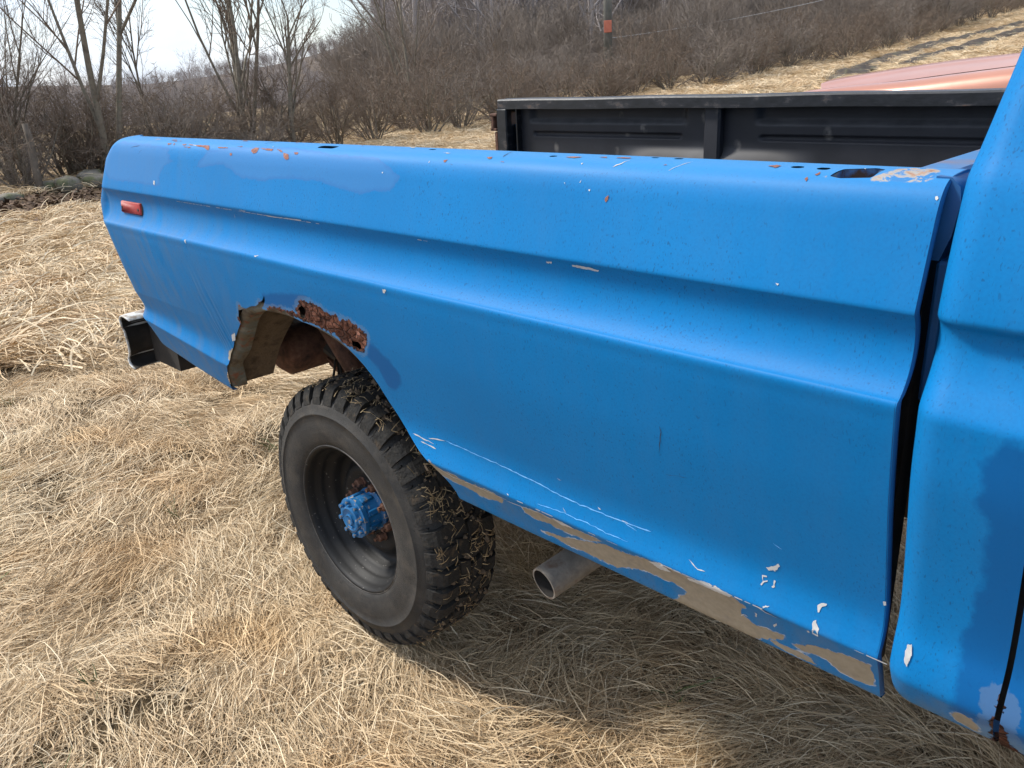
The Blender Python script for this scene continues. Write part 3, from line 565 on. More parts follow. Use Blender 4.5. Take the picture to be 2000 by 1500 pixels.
# lines of bare metal along the creases
mb = MB()
for v0, x0, x1, dens in ((.654, .55, 1.25, .8), (.654, 1.5, 1.66, .4), (.123, 1.6, 2.5, .35)):
    x = x0
    while x < x1:
        l = rng.uniform(.008, .03)
        if rng.random() < dens:
            xs = np.linspace(x, x + l, 4); w = .0007 * rng.uniform(.4, 1.4)
            P = on_bed(np.r_[np.c_[xs, np.full(4, v0 + w)], np.c_[xs, np.full(4, v0 - w)]], .0009)
            mb.add(P, [(i, i + 1, 5 + i, 4 + i) for i in range(3)])
        x += l + .004
o = tp('worn_creases', mb, M['chip_white'], bed_side); o['kind'] = 'stuff'

# rolled lip of the wheel arch and the wheelhouse behind it
aa = np.array([(x, v) for x, v in ARCH])
# smooth version of the arch for the inner edge of the lip
_l = np.r_[0, np.cumsum(np.linalg.norm(np.diff(aa, axis=0), axis=1))]; _q = np.linspace(0, _l[-1], 90); sm = np.c_[np.interp(_q, _l, aa[:, 0]), np.interp(_q, _l, aa[:, 1])]
for _ in range(60): sm[1:-1] = (sm[:-2] + 2 * sm[1:-1] + sm[2:]) / 4
A3 = bed(sm[:, 0], sm[:, 1]); A3[:, 1] += .004
cx_, cz_ = 1.06, .66
D = np.c_[A3[:, 0] - cx_, A3[:, 2] - cz_]; D /= np.linalg.norm(D, axis=1)[:, None]
def ring(dr, y): return np.c_[A3[:, 0] + D[:, 0] * dr, np.maximum(A3[:, 1], 0) * 0 + y, A3[:, 2] + D[:, 1] * dr]
rows = [A3 + np.c_[D[:, 0] * .016, np.full(len(A3), .003), D[:, 1] * .016], A3 + np.c_[D[:, 0] * .002, np.full(len(A3), .004), D[:, 1] * .002], A3 + np.c_[-D[:, 0] * .010, np.full(len(A3), .014), -D[:, 1] * .010], A3 + np.c_[-D[:, 0] * .013, np.full(len(A3), .045), -D[:, 1] * .013]]
def strip(rows):
    n = len(rows[0]); V = np.concatenate(rows); F = []
    for r in range(len(rows) - 1):
        for i in range(n - 1): F.append((r * n + i, r * n + i + 1, (r + 1) * n + i + 1, (r + 1) * n + i))
    return V, F
t = NT('arch_lip'); v = t.coord()
f = t.noise(v, 16, 6, .65); fx = t.n('ShaderNodeSeparateXYZ'); t.set(fx.inputs[0], v)
c = t.ramp(f, [(.34, (.045, .032, .020)), (.46, (.11, .085, .055)), (.56, (.095, .105, .095)), (.68, (.17, .165, .14))])
c = t.mix(t.maprange(t.noise(v, 30, 5), .56, .66), c, (.15, .058, .032))
M['lip'] = t.done(c, .85, t.bump(t.noise(v, 70, 5), .5, .004))
Vv, Ff = strip(rows); lip = tp('arch_lip', mesh('arch_lip', Vv, Ff, M['lip'], True))
rows = [A3 + np.c_[-D[:, 0] * .012, np.full(len(A3), .040), -D[:, 1] * .012], A3 + np.c_[D[:, 0] * .012, np.full(len(A3), .046), D[:, 1] * .012], np.c_[A3[:, 0] + D[:, 0] * .014, np.full(len(A3), .16), A3[:, 2] + D[:, 1] * .014], np.c_[A3[:, 0] + D[:, 0] * .010, np.full(len(A3), .235), A3[:, 2] + D[:, 1] * .010]]
k_ = slice(0, 50); Vv, Ff = strip([r[k_] for r in rows]); tp('wheelhouse', mesh('wheelhouse', Vv, Ff, M['mud'], True))
rows = [rows[0], rows[1], rows[2]]; k_ = slice(49, len(A3)); Vv, Ff = strip([r[k_] for r in rows]); tp('wheelhouse', mesh('wheelhouse_front', Vv, Ff, M['chassis'], True))
rowsT = [np.c_[np.linspace(.60, 1.52, 12), np.full(12, .16), 1.035 + 0 * np.arange(12)], np.c_[np.linspace(.60, 1.52, 12), np.full(12, .42), 1.05 + 0 * np.arange(12)], np.c_[np.linspace(.60, 1.52, 12), np.full(12, .44), .95 + 0 * np.arange(12)]]
Vv, Ff = strip(rowsT); tp('wheelhouse_top', mesh('wheelhouse_top', Vv, Ff, M['chassis'], True))

# stake pocket, inner bed wall, front return and bulkhead
pk = bed(np.array(FEAT['pocket'])[:, 0], np.array(FEAT['pocket'])[:, 1])
Vv, Ff = strip([np.r_[pk, pk[:1]], np.r_[pk, pk[:1]] - [0, 0, .008], np.r_[pk, pk[:1]] * [1, 1, 0] + [0, 0, 1.27]])
t = NT('stake_pocket_steel'); v = t.coord(); f = t.noise(v, 40, 5, .6)
M['pocket'] = t.done(t.ramp(f, [(.35, (.06, .03, .02)), (.5, (.05, .13, .28)), (.62, (.18, .20, .22))]), .8)
tp('stake_pocket', mesh('stake_pocket', Vv, Ff, M['pocket'], False))
YW = 1.911                                     # bed width, mirror plane for the far side
mb = MB(); mb.box((1.22, .148, 1.17), (1.25, .008, .22)); tp('inner_bed_wall', mb, M['black'])
mb = MB(); mb.box((1.18, .955, .945), (1.26, .80, .012))
for i in range(14): mb.box((1.18, .25 + i * .108, .960), (1.25, .032, .006), bev=.004)
tp('bed_floor', mb, M['black'])
mb = MB(); mb.box((2.448, .955, 1.165), (.012, .80, .225)); mb.box((2.452, .955, 1.378), (.030, .83, .014), bev=.008); tp('bulkhead', mb, M['headboard'], auto=40)
pr = CURVE[(CV > .03) & (CV < .885)]
fr = np.array([bed(2.4985, vv) for vv in CV[(CV > .02) & (CV < .89)]])
Vv, Ff = strip([fr, fr + np.c_[np.full(len(fr), .0035), np.full(len(fr), .004), 0 * fr[:, 2]], np.c_[np.full(len(fr), 2.500), np.minimum(fr[:, 1] + .016, .148), np.minimum(fr[:, 2], 1.39)]])
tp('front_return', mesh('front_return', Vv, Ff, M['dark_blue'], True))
mb = MB(); mb.box((2.470, .132, 1.02), (.006, .022, .36)); tp('hollow_shade', mb, M['chassis'])  # dark sheet standing in for the shade inside the hollow bed side
# rounded corner cap of the rail
cp = MB(); q = [(2.485, 1.397), (2.502, 1.396), (2.512, 1.386), (2.515, 1.368), (2.510, 1.33), (2.500, 1.30), (2.49, 1.30)]
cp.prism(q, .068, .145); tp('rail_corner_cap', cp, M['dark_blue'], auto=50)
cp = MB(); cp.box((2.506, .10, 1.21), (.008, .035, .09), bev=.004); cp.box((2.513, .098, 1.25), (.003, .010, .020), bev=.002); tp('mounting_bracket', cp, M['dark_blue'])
def bolt(c, ax, r, h, n=6):
    mb = MB(); mb.lathe([(0, 0), (r * 1.25, 0), (r * 1.25, h * .2), (r, h * .22), (r, h), (0, h)], n if n > 6 else 12)
    R_ = Vector(ax).to_track_quat('Y', 'Z').to_matrix(); V_ = np.concatenate(mb.V) @ np.array(R_).T + np.asarray(c); m2 = MB(); m2.add(V_, mb.F); return m2
tp('bracket_bolt', bolt((2.512, .075, 1.165), (1, 0, 0), .012, .014), M['dark_steel'], auto=40)

# marker light
mk = np.array(FEAT['marker']); c0 = bed(mk[:, 0].mean(), mk[:, 1].mean())
ml = empty('side_marker_light', c0 + OFF, 0, truck)
a0 = bed(mk[0, 0], mk[:, 1].mean()); a1 = bed(mk[2, 0], mk[:, 1].mean()); ang = math.atan2((a1 - a0)[2], (a1 - a0)[0])
b0 = bed(mk[:, 0].mean(), mk[2, 1]); b1 = bed(mk[:, 0].mean(), mk[0, 1]); tilt = math.atan2((b1 - b0)[1], (b1 - b0)[2])
ml.rotation_euler = (-tilt, -ang, 0)
t = NT('red_lens'); v = t.coord(); M['lens'] = t.done(t.ramp(t.noise(v, 30, 3), [(.3, (.30, .012, .008)), (.7, (.38, .022, .014))]), .55, t.bump(t.voro(v, 220), .25, .002), 0, .5)
mb = MB(); mb.box((0, 0, 0), (.077, .004, .0215), bev=.003); mb.build('bezel', M['dark_steel'], ml, auto=40)
mb = MB(); mb.box((0, -.004, 0), (.073, .006, .0180), bev=.003); mb.build('lens', M['lens'], ml, smooth=True)
for s in (-1, 1):
    o = link('screw', bolt((s * .062, -.0098, -.002), (0, -1, 0), .0035, .002).mesh('screw', M['dark_steel']), None, ml)

# far bed side: rail, ribbed wall, posts, wheel tub
ZR = 1.4117; YI = 1.783
mb = MB(); q = [(YI, ZR - .042), (YI, ZR - .006), (YI + .006, ZR), (YI + .075, ZR + .002), (YI + .10, ZR - .02), (YI + .112, ZR - .06), (YI + .10, ZR - .06), (YI + .085, ZR - .02), (YI + .07, ZR - .010), (YI + .012, ZR - .012), (YI + .006, ZR - .042)]
n = len(q); xs = np.linspace(.012, 2.46, 30); Vv = np.array([(x, a, b + .0012 * math.sin(x * 9)) for x in xs for a, b in q]); Ff = [(i * n + j, i * n + (j + 1) % n, (i + 1) * n + (j + 1) % n, (i + 1) * n + j) for i in range(29) for j in range(n)] + [tuple(range(n)), tuple(29 * n + j for j in range(n))[::-1]]
tp('far_rail', mesh('far_rail', Vv, Ff, M['black_scuffed']), auto=35)
# ribbed wall as a relief
xs = np.linspace(.10, 2.45, 300); zs = np.linspace(.95, 1.39, 110); XX, ZZ = np.meshgrid(xs, zs, indexing='ij'); YY = np.full_like(XX, 1.842)
def bead(x0, x1, zc, h, d):
    xc = np.clip(XX, x0, x1); r = np.hypot(XX - xc, ZZ - zc); return d * (1 - sstep(h * .55, h, r))
for x0, x1 in ((.16, .985), (1.28, 2.44)):
    xm = sstep(x0 - .01, x0 + .025, XX) * (1 - sstep(x1 - .025, x1 + .01, XX))
    YY += .022 * sstep(1.302, 1.328, ZZ) * xm
    YY += bead(x0 + .03, x1 - .03, 1.262, .011, .013)
    YY += bead(x0, x1, 1.10, .03, .012)
tub = sstep(.0, .25, (XX - .62)) * sstep(0, .25, 1.55 - XX); zt = 1.225
YY -= tub * .13 * np.clip((zt - ZZ) / .10, 0, 1) ** 1.6
Vv = np.stack([XX, YY, ZZ], -1).reshape(-1, 3); I = np.arange(len(Vv)).reshape(XX.shape); Ff = np.stack([I[:-1, :-1], I[1:, :-1], I[1:, 1:], I[:-1, 1:]], -1).reshape(-1, 4)
led = np.zeros_like(XX)
for x0, x1 in ((.16, .985), (1.28, 2.44)):
    led += sstep(1.300, 1.308, ZZ) * (1 - sstep(1.322, 1.330, ZZ)) * sstep(x0 - .01, x0 + .02, XX) * (1 - sstep(x1 - .02, x1 + .01, XX))
led += .9 * np.exp(-((XX - 1.10) / .16) ** 2) * (1 - sstep(1.19, 1.26, ZZ))  # grey patch over the tub, painted in place of glare
tp('far_bed_wall', mesh('far_bed_wall', Vv, Ff, M['black_wall'], True, {'ledge_sheen': led.ravel()}))
mb = MB(); mb.box((1.120, 1.822, 1.19), (.034, .020, .20), bev=.008); tp('bed_post', mb, M['black_wall'], auto=40)
mb = MB(); mb.box((.035, 1.80, 1.16), (.032, .020, .212), bev=.005); mb.box((.10, 1.842, 1.16), (.004, .03, .21)); mb.box((.012, 1.86, 1.16), (.008, .06, .21), bev=.004); tp('tail_post', mb, M['black_scuffed'], auto=40)
mb = MB(); mb.box((-.022, 1.80, 1.345), (.024, .018, .006), bev=.003); mb.box((-.030, 1.80, 1.31), (.010, .016, .035), bev=.004); mb.box((-.012, 1.80, 1.22), (.010, .012, .05), bev=.003); mb.box((-.024, 1.80, 1.28), (.020, .016, .006), bev=.002); tp('tailgate_latch', mb, M['rusty'], auto=40)
mb = MB(); mb.box((1.08, 1.74, 1.06), (.40, .12, .12), bev=.05); tp('wheel_tub', mb, M['black_dusty'], smooth=True)
# outer far side, same pressing mirrored
U2 = np.linspace(0, 2.5, 60); W2 = CV[::3]; W2 = W2[W2 < .73]; A_, B_ = np.meshgrid(U2, W2, indexing='ij'); Vv = bed(A_.ravel(), B_.ravel()); Vv[:, 1] = YW - Vv[:, 1]; Vv[:, 2] -= .012
I = np.arange(len(Vv)).reshape(A_.shape); Ff = np.stack([I[:-1, :-1], I[:-1, 1:], I[1:, 1:], I[1:, :-1]], -1).reshape(-1, 4)
tp('far_bed_side', mesh('far_bed_side', Vv, Ff, M['paint_plain'], True, {'tail': np.full(len(Vv), .2), 'top': 0 * Vv[:, 0]}))

# rear bumper with worn white paint
bm = MB(); q = np.array([(-.09, .750), (-.165, .757), (-.192, .752), (-.206, .738), (-.204, .712), (-.186, .696), (-.179, .66), (-.179, .62), (-.188, .600), (-.206, .585), (-.205, .564), (-.190, .552), (-.16, .548)]) + [-.125, .0]
ys = np.r_[np.linspace(.065, .12, 9), np.linspace(.16, 1.75, 14), np.linspace(1.79, 1.846, 9)]
Vv = []
for y in ys:
    e = np.clip((.125 - y) / .08, 0, 1) + np.clip((y - 1.786) / .08, 0, 1); Vv.append(np.c_[q[:, 0] + .030 * e ** 2.0 * (q[:, 0] < -.28), np.full(len(q), y), q[:, 1]])
n = len(q); Vv = np.concatenate(Vv); m = len(ys)
Ff = [(i * n + j, i * n + j + 1, (i + 1) * n + j + 1, (i + 1) * n + j) for i in range(m - 1) for j in range(n - 1)]
t = NT('worn_white_bumper'); v = t.coord(); f = t.noise(v, 14, 6, .65)
M['bumper'] = t.done(t.ramp(f, [(.36, (.17, .085, .045)), (.44, (.36, .32, .26)), (.52, (.58, .58, .56)), (.68, (.70, .70, .69))]), .5, t.bump(f, .3, .006))
me = mesh('rear_bumper', Vv, Ff, M['bumper'], True); bo = tp('rear_bumper', me); md = bo.modifiers.new('thickness', 'SOLIDIFY'); md.thickness = .004; md.offset = 0
Vi = Vv.copy(); Vi[:, 0] += .007; Vi[:, 2] += np.where(Vi[:, 2] > .7, -.006, np.where(Vi[:, 2] < .6, .006, 0)); Vi[:, 1] = .955 + (Vi[:, 1] - .955) * .994
tp('bumper_inside', mesh('bumper_inside', Vi, Ff, M['chassis'], True), None, bo)
mb = MB(); mb.box((-.16, .45, .650), (.11, .30, .085)); mb.box((.10, .46, .66), (.22, .012, .05)); tp('bumper_bracket', mb, M['chassis'])

# chassis under the bed
ch = MB(); ch.box((1.6, .50, .80), (1.70, .03, .075)); ch.box((1.6, 1.41, .80), (1.70, .03, .075))
for x in (.05, .75, 1.45, 2.15, 2.9): ch.box((x, .955, .80), (.05, .45, .05))
tp('frame_rails', ch, M['chassis'])
for yy in (.47, 1.44):
    sp = MB()
    for k in range(5):
        L0 = .66 - k * .10; xs = np.linspace(-L0, L0, 13); P_ = np.c_[1.06 + xs, np.full(13, yy), .52 - k * .011 + .17 * (xs / .66) ** 2]
        for i in range(12):
            a, b = P_[i], P_[i + 1]; w = .032
            sp.add([a + [0, -w, -.0045], a + [0, w, -.0045], a + [0, w, .0045], a + [0, -w, .0045], b + [0, -w, -.0045], b + [0, w, -.0045], b + [0, w, .0045], b + [0, -w, .0045]], [(0, 4, 5, 1), (1, 5, 6, 2), (2, 6, 7, 3), (3, 7, 4, 0), (0, 1, 2, 3), (4, 7, 6, 5)])
    tp('leaf_spring', sp, M['rusty'])
ax = MB(); ax.lathe([(.042, .32), (.042, 1.55)], 20); Vv = np.concatenate(ax.V) + [1.06, 0, .385]; a2 = MB(); a2.add(Vv, ax.F)
s_ = MB(); s_.lathe([(0, .80), (.09, .81), (.15, .87), (.165, .955), (.15, 1.04), (.09, 1.10), (0, 1.11)], 20); a2.add(np.concatenate(s_.V) + [1.06, 0, .385], s_.F); tp('rear_axle', a2, M['chassis'], smooth=True)
tk = MB(); tk.tube([(.42, .30, .69), (.42, .33, .69), (.42, .60, .69), (.42, .64, .69)], [.055, .082, .082, .055], 20); tp('rusty_canister', tk, M['rusty'], smooth=True)
tk = MB(); tk.tube([(.62, .36, .86), (.98, .40, .42)], .028, 12); tk.tube([(.62, .36, .86), (.80, .38, .64)], .036, 12); tp('shock_absorber', tk, M['rusty'], smooth=True)
for k, (dy, dx, dz) in enumerate(((0, 0, -.16), (.02, .03, -.20), (-.02, -.02, -.13), (.03, .05, -.10), (.0, -.04, -.18))):
    P_ = np.array([(.62, .40, .72), (.63 + dx * .4, .40 + dy, .70 + dz * .4), (.62 + dx, .40 + dy * 1.5, .70 + dz), (.63 + dx * 1.7, .41, .72 + dz * .8)])
    tk = MB(); tk.tube(catmull(P_, .02), .0045, 6); tp('loose_wire', tk, M['chassis'], smooth=True)
tk = MB(); tk.tube([(.60, .39, .73), (.64, .40, .70)], [.03, .026], 8); tp('wire_connector', tk, M['chassis'])

# exhaust pipe
E0 = np.array([1.752, .150, .462]); E1 = np.array([1.80, .44, .515])
P_ = catmull(np.array([E0, E0 + (E1 - E0) * .6, E1, (2.0, .66, .60), (2.6, .76, .66), (3.4, .72, .66)]), .06)
pipe = MB(); pipe.tube(P_, .039, 24, False); bore = MB(); bore.tube(P_[::-1], .0345, 24, False)
d_ = (P_[1] - P_[0]) / np.linalg.norm(P_[1] - P_[0]); a_ = np.cross([0, 0, 1], d_); a_ /= np.linalg.norm(a_); b_ = np.cross(d_, a_); th = np.arange(24) * 2 * np.pi / 24
r1 = P_[0] + .039 * (np.cos(th)[:, None] * a_ + np.sin(th)[:, None] * b_); r2 = P_[0] + .0345 * (np.cos(th)[:, None] * a_ + np.sin(th)[:, None] * b_)
pipe.add(np.r_[r1, r2], [(i, (i + 1) % 24, 24 + (i + 1) % 24, 24 + i) for i in range(24)])
M['pipe'] = simple('dull_exhaust_steel', (.13, .115, .10), (.25, .225, .195), 20, .65, .25, bump=.25, third=(.16, .11, .08))
pp = tp('exhaust_pipe', pipe, M['pipe'], auto=40); tp('pipe_bore', bore, M['chassis'], pp, smooth=True)

# ------------------------------------------------------------------ wheel
t = NT('old_tyre_rubber'); v = t.coord()
cr1 = t.noise(t.mapping(v, (1, .3, 1)), 75, 6, .78, 1.6)
c = t.ramp(t.noise(v, 7, 5), [(.3, (.022, .021, .020)), (.7, (.048, .045, .041))])
c = t.mix(t.maprange(t.noise(v, 22, 5), .5, .72, 0, .5), c, (.085, .072, .058))
c = t.mix(t.maprange(cr1, .44, .36, 0, .7), c, (.008, .008, .008))
M['tyre'] = t.done(c, t.maprange(t.noise(v, 12, 3), .3, .7, .55, .8), t.bump(cr1, .6, .004), 0, .3)
t = NT('muddy_tread'); v = t.coord()
c = t.ramp(t.noise(v, 30, 6, .7), [(.40, (.009, .0085, .008)), (.56, (.020, .018, .015)), (.70, (.07, .048, .028))])
M['tread'] = t.done(c, .9, t.bump(t.noise(v, 90, 5), .8, .006))
t = NT('satin_black_rim'); v = t.coord()
c = t.mix(t.maprange(t.noise(v, 90, 3), .66, .72, 0, .7), t.ramp(t.noise(v, 8, 5), [(.3, (.005, .005, .0055)), (.7, (.012, .0117, .0115))]), (.18, .165, .15))
M['rim'] = t.done(c, .58, t.bump(t.noise(v, 40, 4), .12, .004), 0, .3)
t = NT('hub_blue_paint'); v = t.coord()
ch_ = t.maprange(t.noise(v, 55, 4, .6), .60, .635)
c = t.mix(ch_, t.ramp(t.noise(v, 16, 4), [(.3, (.006, .085, .22)), (.7, (.010, .14, .34))]), (.38, .31, .25))
c = t.mix(t.maprange(t.noise(v, 28, 5), .58, .70, 0, .8), c, (.03, .035, .04))
M['hub'] = t.done(c, .45, t.bump(t.noise(v, 60, 4), .25, .003))
M['worn_edge'] = simple('worn_rim_edge', (.05, .047, .043), (.17, .155, .14), 30, .6)
M['straw_bit'] = simple('straw_bits', (.22, .15, .075), (.50, .38, .22), 40, .85)

def wheel_parts():
    """wheel round the Y axis, outer face towards -Y, y=0 at the rim lip; returns [(name, mesh)]"""
    out = []
    ty = MB()
    ty.lathe([(.217, .004), (.224, -.006), (.236, -.012), (.262, -.017), (.290, -.018), (.312, -.0155), (.3135, -.0175), (.3165, -.0175), (.318, -.015), (.334, -.011), (.350, -.002), (.362, .012), (.372, .024), (.376, .045), (.378, .10), (.376, .165), (.370, .185), (.355, .200), (.315, .222), (.27, .222), (.217, .200)], 128)
    out.append(('tyre', ty.mesh('tyre', M['tyre'], True)))
    # raised rib numbers are worn away; only low scuff ribs along the shoulder
    tr = MB(); r_ = np.random.default_rng(3); N = 40
    for k in range(N):
        a0 = 2 * np.pi * k / N
        def P(r, y, a): return (r * math.cos(a), y, r * math.sin(a))
        w = 2 * np.pi / N
        # shoulder lug, stepping down on to the sidewall
        for side in (0, 1):
            a = a0 + (w * .5 if side else 0); ya = (lambda y: y) if not side else (lambda y: .205 - y)
            j = r_.uniform(-.02, .02) * w
            s0, s1 = a + .06 * w + j, a + .70 * w + j
            sk = .10 * w
            prof = [(.343, -.008), (.362, -.004), (.385, .010), (.391, .022), (.392, .060)]
            V_ = []
            for (r, y) in prof: V_ += [P(r, ya(y), s0 + sk * (y / .06)), P(r, ya(y), s1 + sk * (y / .06))]
            for (r, y) in [(.336, -.006), (.352, .010), (.370, .022), (.372, .030), (.372, .060)]: V_ += [P(r, ya(y), s0 + sk * (y / .06)), P(r, ya(y), s1 + sk * (y / .06))]
            F_ = []
            for i in range(4): F_ += [(2 * i, 2 * i + 1, 2 * i + 3, 2 * i + 2), (2 * i, 2 * i + 2, 2 * i + 12, 2 * i + 10), (2 * i + 1, 2 * i + 11, 2 * i + 13, 2 * i + 3)]
            F_ += [(0, 10, 11, 1), (8, 9, 19, 18)]
            tr.add(V_, F_)
            # small sidewall notch rib between lugs
            s2, s3 = a + .79 * w, a + .86 * w
            tr.add([P(.338, ya(-.0085), s2), P(.338, ya(-.0085), s3), P(.366, ya(.004), s2), P(.366, ya(.004), s3), P(.334, ya(0), s2), P(.334, ya(0), s3), P(.360, ya(.014), s2), P(.360, ya(.014), s3)], [(0, 1, 3, 2), (0, 2, 6, 4), (1, 5, 7, 3), (2, 3, 7, 6), (0, 4, 5, 1)])
        # two zig-zag middle rows
        for row, (y0, y1, sh) in enumerate(((.068, .099, .30), (.107, .138, .80))):
            s0 = a0 + sh * w + r_.uniform(-.02, .02) * w; sl = (.22 if row else -.22) * w
            c4 = [(s0, y0), (s0 + .66 * w, y0), (s0 + .66 * w + sl, y1), (s0 + sl, y1)]
            V_ = [P(.393, y, a) for a, y in c4] + [P(.374, y + (.003 if y == y1 else -.003), a) for a, y in c4]
            tr.add(V_, [(0, 1, 2, 3), (0, 4, 5, 1), (1, 5, 6, 2), (2, 6, 7, 3), (3, 7, 4, 0)])
    out.append(('tread', tr.mesh('tread', M['tread'], False)))
    rm = MB()
    rm.lathe([(.2150, .010), (.2205, .004), (.2225, -.003), (.2200, -.0065), (.2150, -.004), (.2110, .004), (.2085, .016), (.2065, .026), (.1990, .034), (.1970, .044), (.1955, .054), (.1830, .062), (.1770, .074), (.1750, .088), (.1680, .098), (.1560, .102), (.1460, .098), (.1370, .084), (.1280, .074), (.1160, .072), (.0940, .081), (.0600, .086), (.0300, .086)], 96)
    out.append(('rim', rm.mesh('rim', M['rim'], True)))
    lp = MB(); lp.lathe([(.2212, -.0072), (.2232, -.0055), (.2236, -.0030), (.2226, -.0020), (.2205, -.0055)], 96, True); out.append(('rim_edge', lp.mesh('rim_edge', M['worn_edge'], True)))
    hb = MB()
    hb.lathe([(.064, .090), (.064, .078), (.058, .073), (.0545, .068), (.0545, .030), (.060, .026), (.0605, .012), (.058, .010), (.0385, .010), (.0375, .001), (.033, -.001), (.030, .001), (0, .001)], 48)
    for k in range(8):                                     # ribs along the hub barrel
        a = 2 * np.pi * (k + .5) / 8; R_ = np.array([[math.cos(a), 0, -math.sin(a)], [0, 1, 0], [math.sin(a), 0, math.cos(a)]])
        hb.box(R_ @ np.array([.0555, .048, 0]), (.0045, .020, .009), R_, .003)
    ridge = np.array([(.014 * math.cos(a), -.001, .014 * math.sin(a)) for a in np.linspace(2.6, -1.2, 12)] + [(-.006, -.001, -.018), (.012, -.001, -.021)]); hb.tube(ridge, .0032, 6)
    me = hb.mesh('hub', M['hub']); auto_smooth(me, 40); out.append(('hub', me))
    bl = bolt((0, 0, 0), (0, -1, 0), .0062, .011).mesh('hub_bolt', M['hub'])
    for k in range(8):
        a = 2 * np.pi * (k + .25) / 8; out.append(('hub_bolt', bl, (.0495 * math.cos(a), .010, .0495 * math.sin(a))))
    nt = MB(); nt.lathe([(.0175, .004), (.0165, -.004), (.0125, -.006), (.0125, -.022), (.009, -.026), (.006, -.026), (.006, -.036), (0, -.037)], 6); nm = nt.mesh('lug_nut', M['rusty'])
    for k in range(8):
        a = 2 * np.pi * (k + .6) / 8; out.append(('lug_nut', nm, (.0835 * math.cos(a), .084, .0835 * math.sin(a))))
    return out
WP = wheel_parts()
WC = np.array([1.059, .0988, .3865])
def wheel(c, face=1, name='wheel', rot=0.0):
    w = empty(name, np.asarray(c) + OFF, 0 if face > 0 else math.pi, truck); w.rotation_euler = (0, 0, 0 if face > 0 else math.pi)
    for p in WP:
        o = link(p[0], p[1], None, w)
        if len(p) > 2: o.location = p[2]
    return w
wh = wheel(WC); wh['label'] = 'rear wheel with muddy lugged tyre, black rim and blue hub'
wheel((WC[0], YW - WC[1], WC[2]), -1); wheel((WC[0] + 3.38, WC[1], WC[2])); wheel((WC[0] + 3.38, YW - WC[1], WC[2]), -1)
# straw and mud clods caught in the tread of the near wheel
st = MB(); cl = MB(); r_ = np.random.default_rng(12)
for k in range(3000):
    a = r_.uniform(-1.3, 2.2); y = .005 + r_.uniform(0, .18)
    if r_.random() > 1.6 * float(vnoise(a * 9, y * 40, 77)) ** 2: continue
    r = .380 + r_.uniform(-.004, .017)
    c = np.array([r * math.cos(a), y, r * math.sin(a)]); er = np.array([math.cos(a), 0, math.sin(a)]); et = np.array([-math.sin(a), 0, math.cos(a)])
    th = r_.uniform(0, np.pi); d = et * math.cos(th) + np.array([0, 1, 0]) * math.sin(th) + er * r_.normal(0, .25); d /= np.linalg.norm(d)
    L = r_.uniform(.006, .040); bend = er * r_.uniform(0, .006); w_ = np.cross(d, er) * r_.uniform(.0006, .0013)
    q = [c - d * L / 2, c + bend, c + d * L / 2]
    st.add([q[0] - w_, q[0] + w_, q[1] - w_, q[1] + w_, q[2] - w_ * .4, q[2] + w_ * .4], [(0, 1, 3, 2), (2, 3, 5, 4)])
for k in range(520):
    a = r_.uniform(-1.3, 2.2); y = .03 + r_.uniform(0, .15); r = .378 + r_.uniform(0, .012); s = r_.uniform(.004, .012)
    c = np.array([r * math.cos(a), y, r * math.sin(a)]); o8 = np.array([[1, 0, 0], [-1, 0, 0], [0, 1, 0], [0, -1, 0], [0, 0, 1], [0, 0, -1]]) * s * r_.uniform(.5, 1.3, (6, 1))
    cl.add(c + o8, [(0, 2, 4), (2, 1, 4), (1, 3, 4), (3, 0, 4), (2, 0, 5), (1, 2, 5), (3, 1, 5), (0, 3, 5)])
o = st.build('caught_straw', M['straw_bit'], wh); o['kind'] = 'stuff'
o = cl.build('mud_clods', M['mud'], wh); o['kind'] = 'stuff'

# ------------------------------------------------------------------ cab
CX0 = 2.519                                   # back of the cab
CABP = np.array([(.13, .655), (.085, .664), (.055, .680), (.030, .705), (.012, .738), (.008, .752), (.012, .785), (.018, .82), (.016, .86), (.005, .93), (-.008, 1.0), (-.018, 1.06), (-.022, 1.12), (-.0225, 1.141), (-.020, 1.147), (-.011, 1.162), (.000, 1.180), (.008, 1.198), (.012, 1.214), (.012, 1.228), (.008, 1.239), (.002, 1.2445), (-.002, 1.249), (-.002, 1.254), (.002, 1.28), (.010, 1.32), (.020, 1.36), (.031, 1.395), (.046, 1.425)])
CC = catmull(CABP, .007); CCV = np.r_[0, np.cumsum(np.linalg.norm(np.diff(CC, axis=0), axis=1))]
def cab(x, v, shift=0.0):
    y = np.interp(v, CCV, CC[:, 0]); z = np.interp(v, CCV, CC[:, 1])
    rr = .036; u = np.clip((CX0 + rr - x) / rr, 0, 1)
    return np.stack([x + 0 * v, y + shift + rr * (1 - np.sqrt(np.clip(1 - u ** 2, 0, 1))), z], -1)
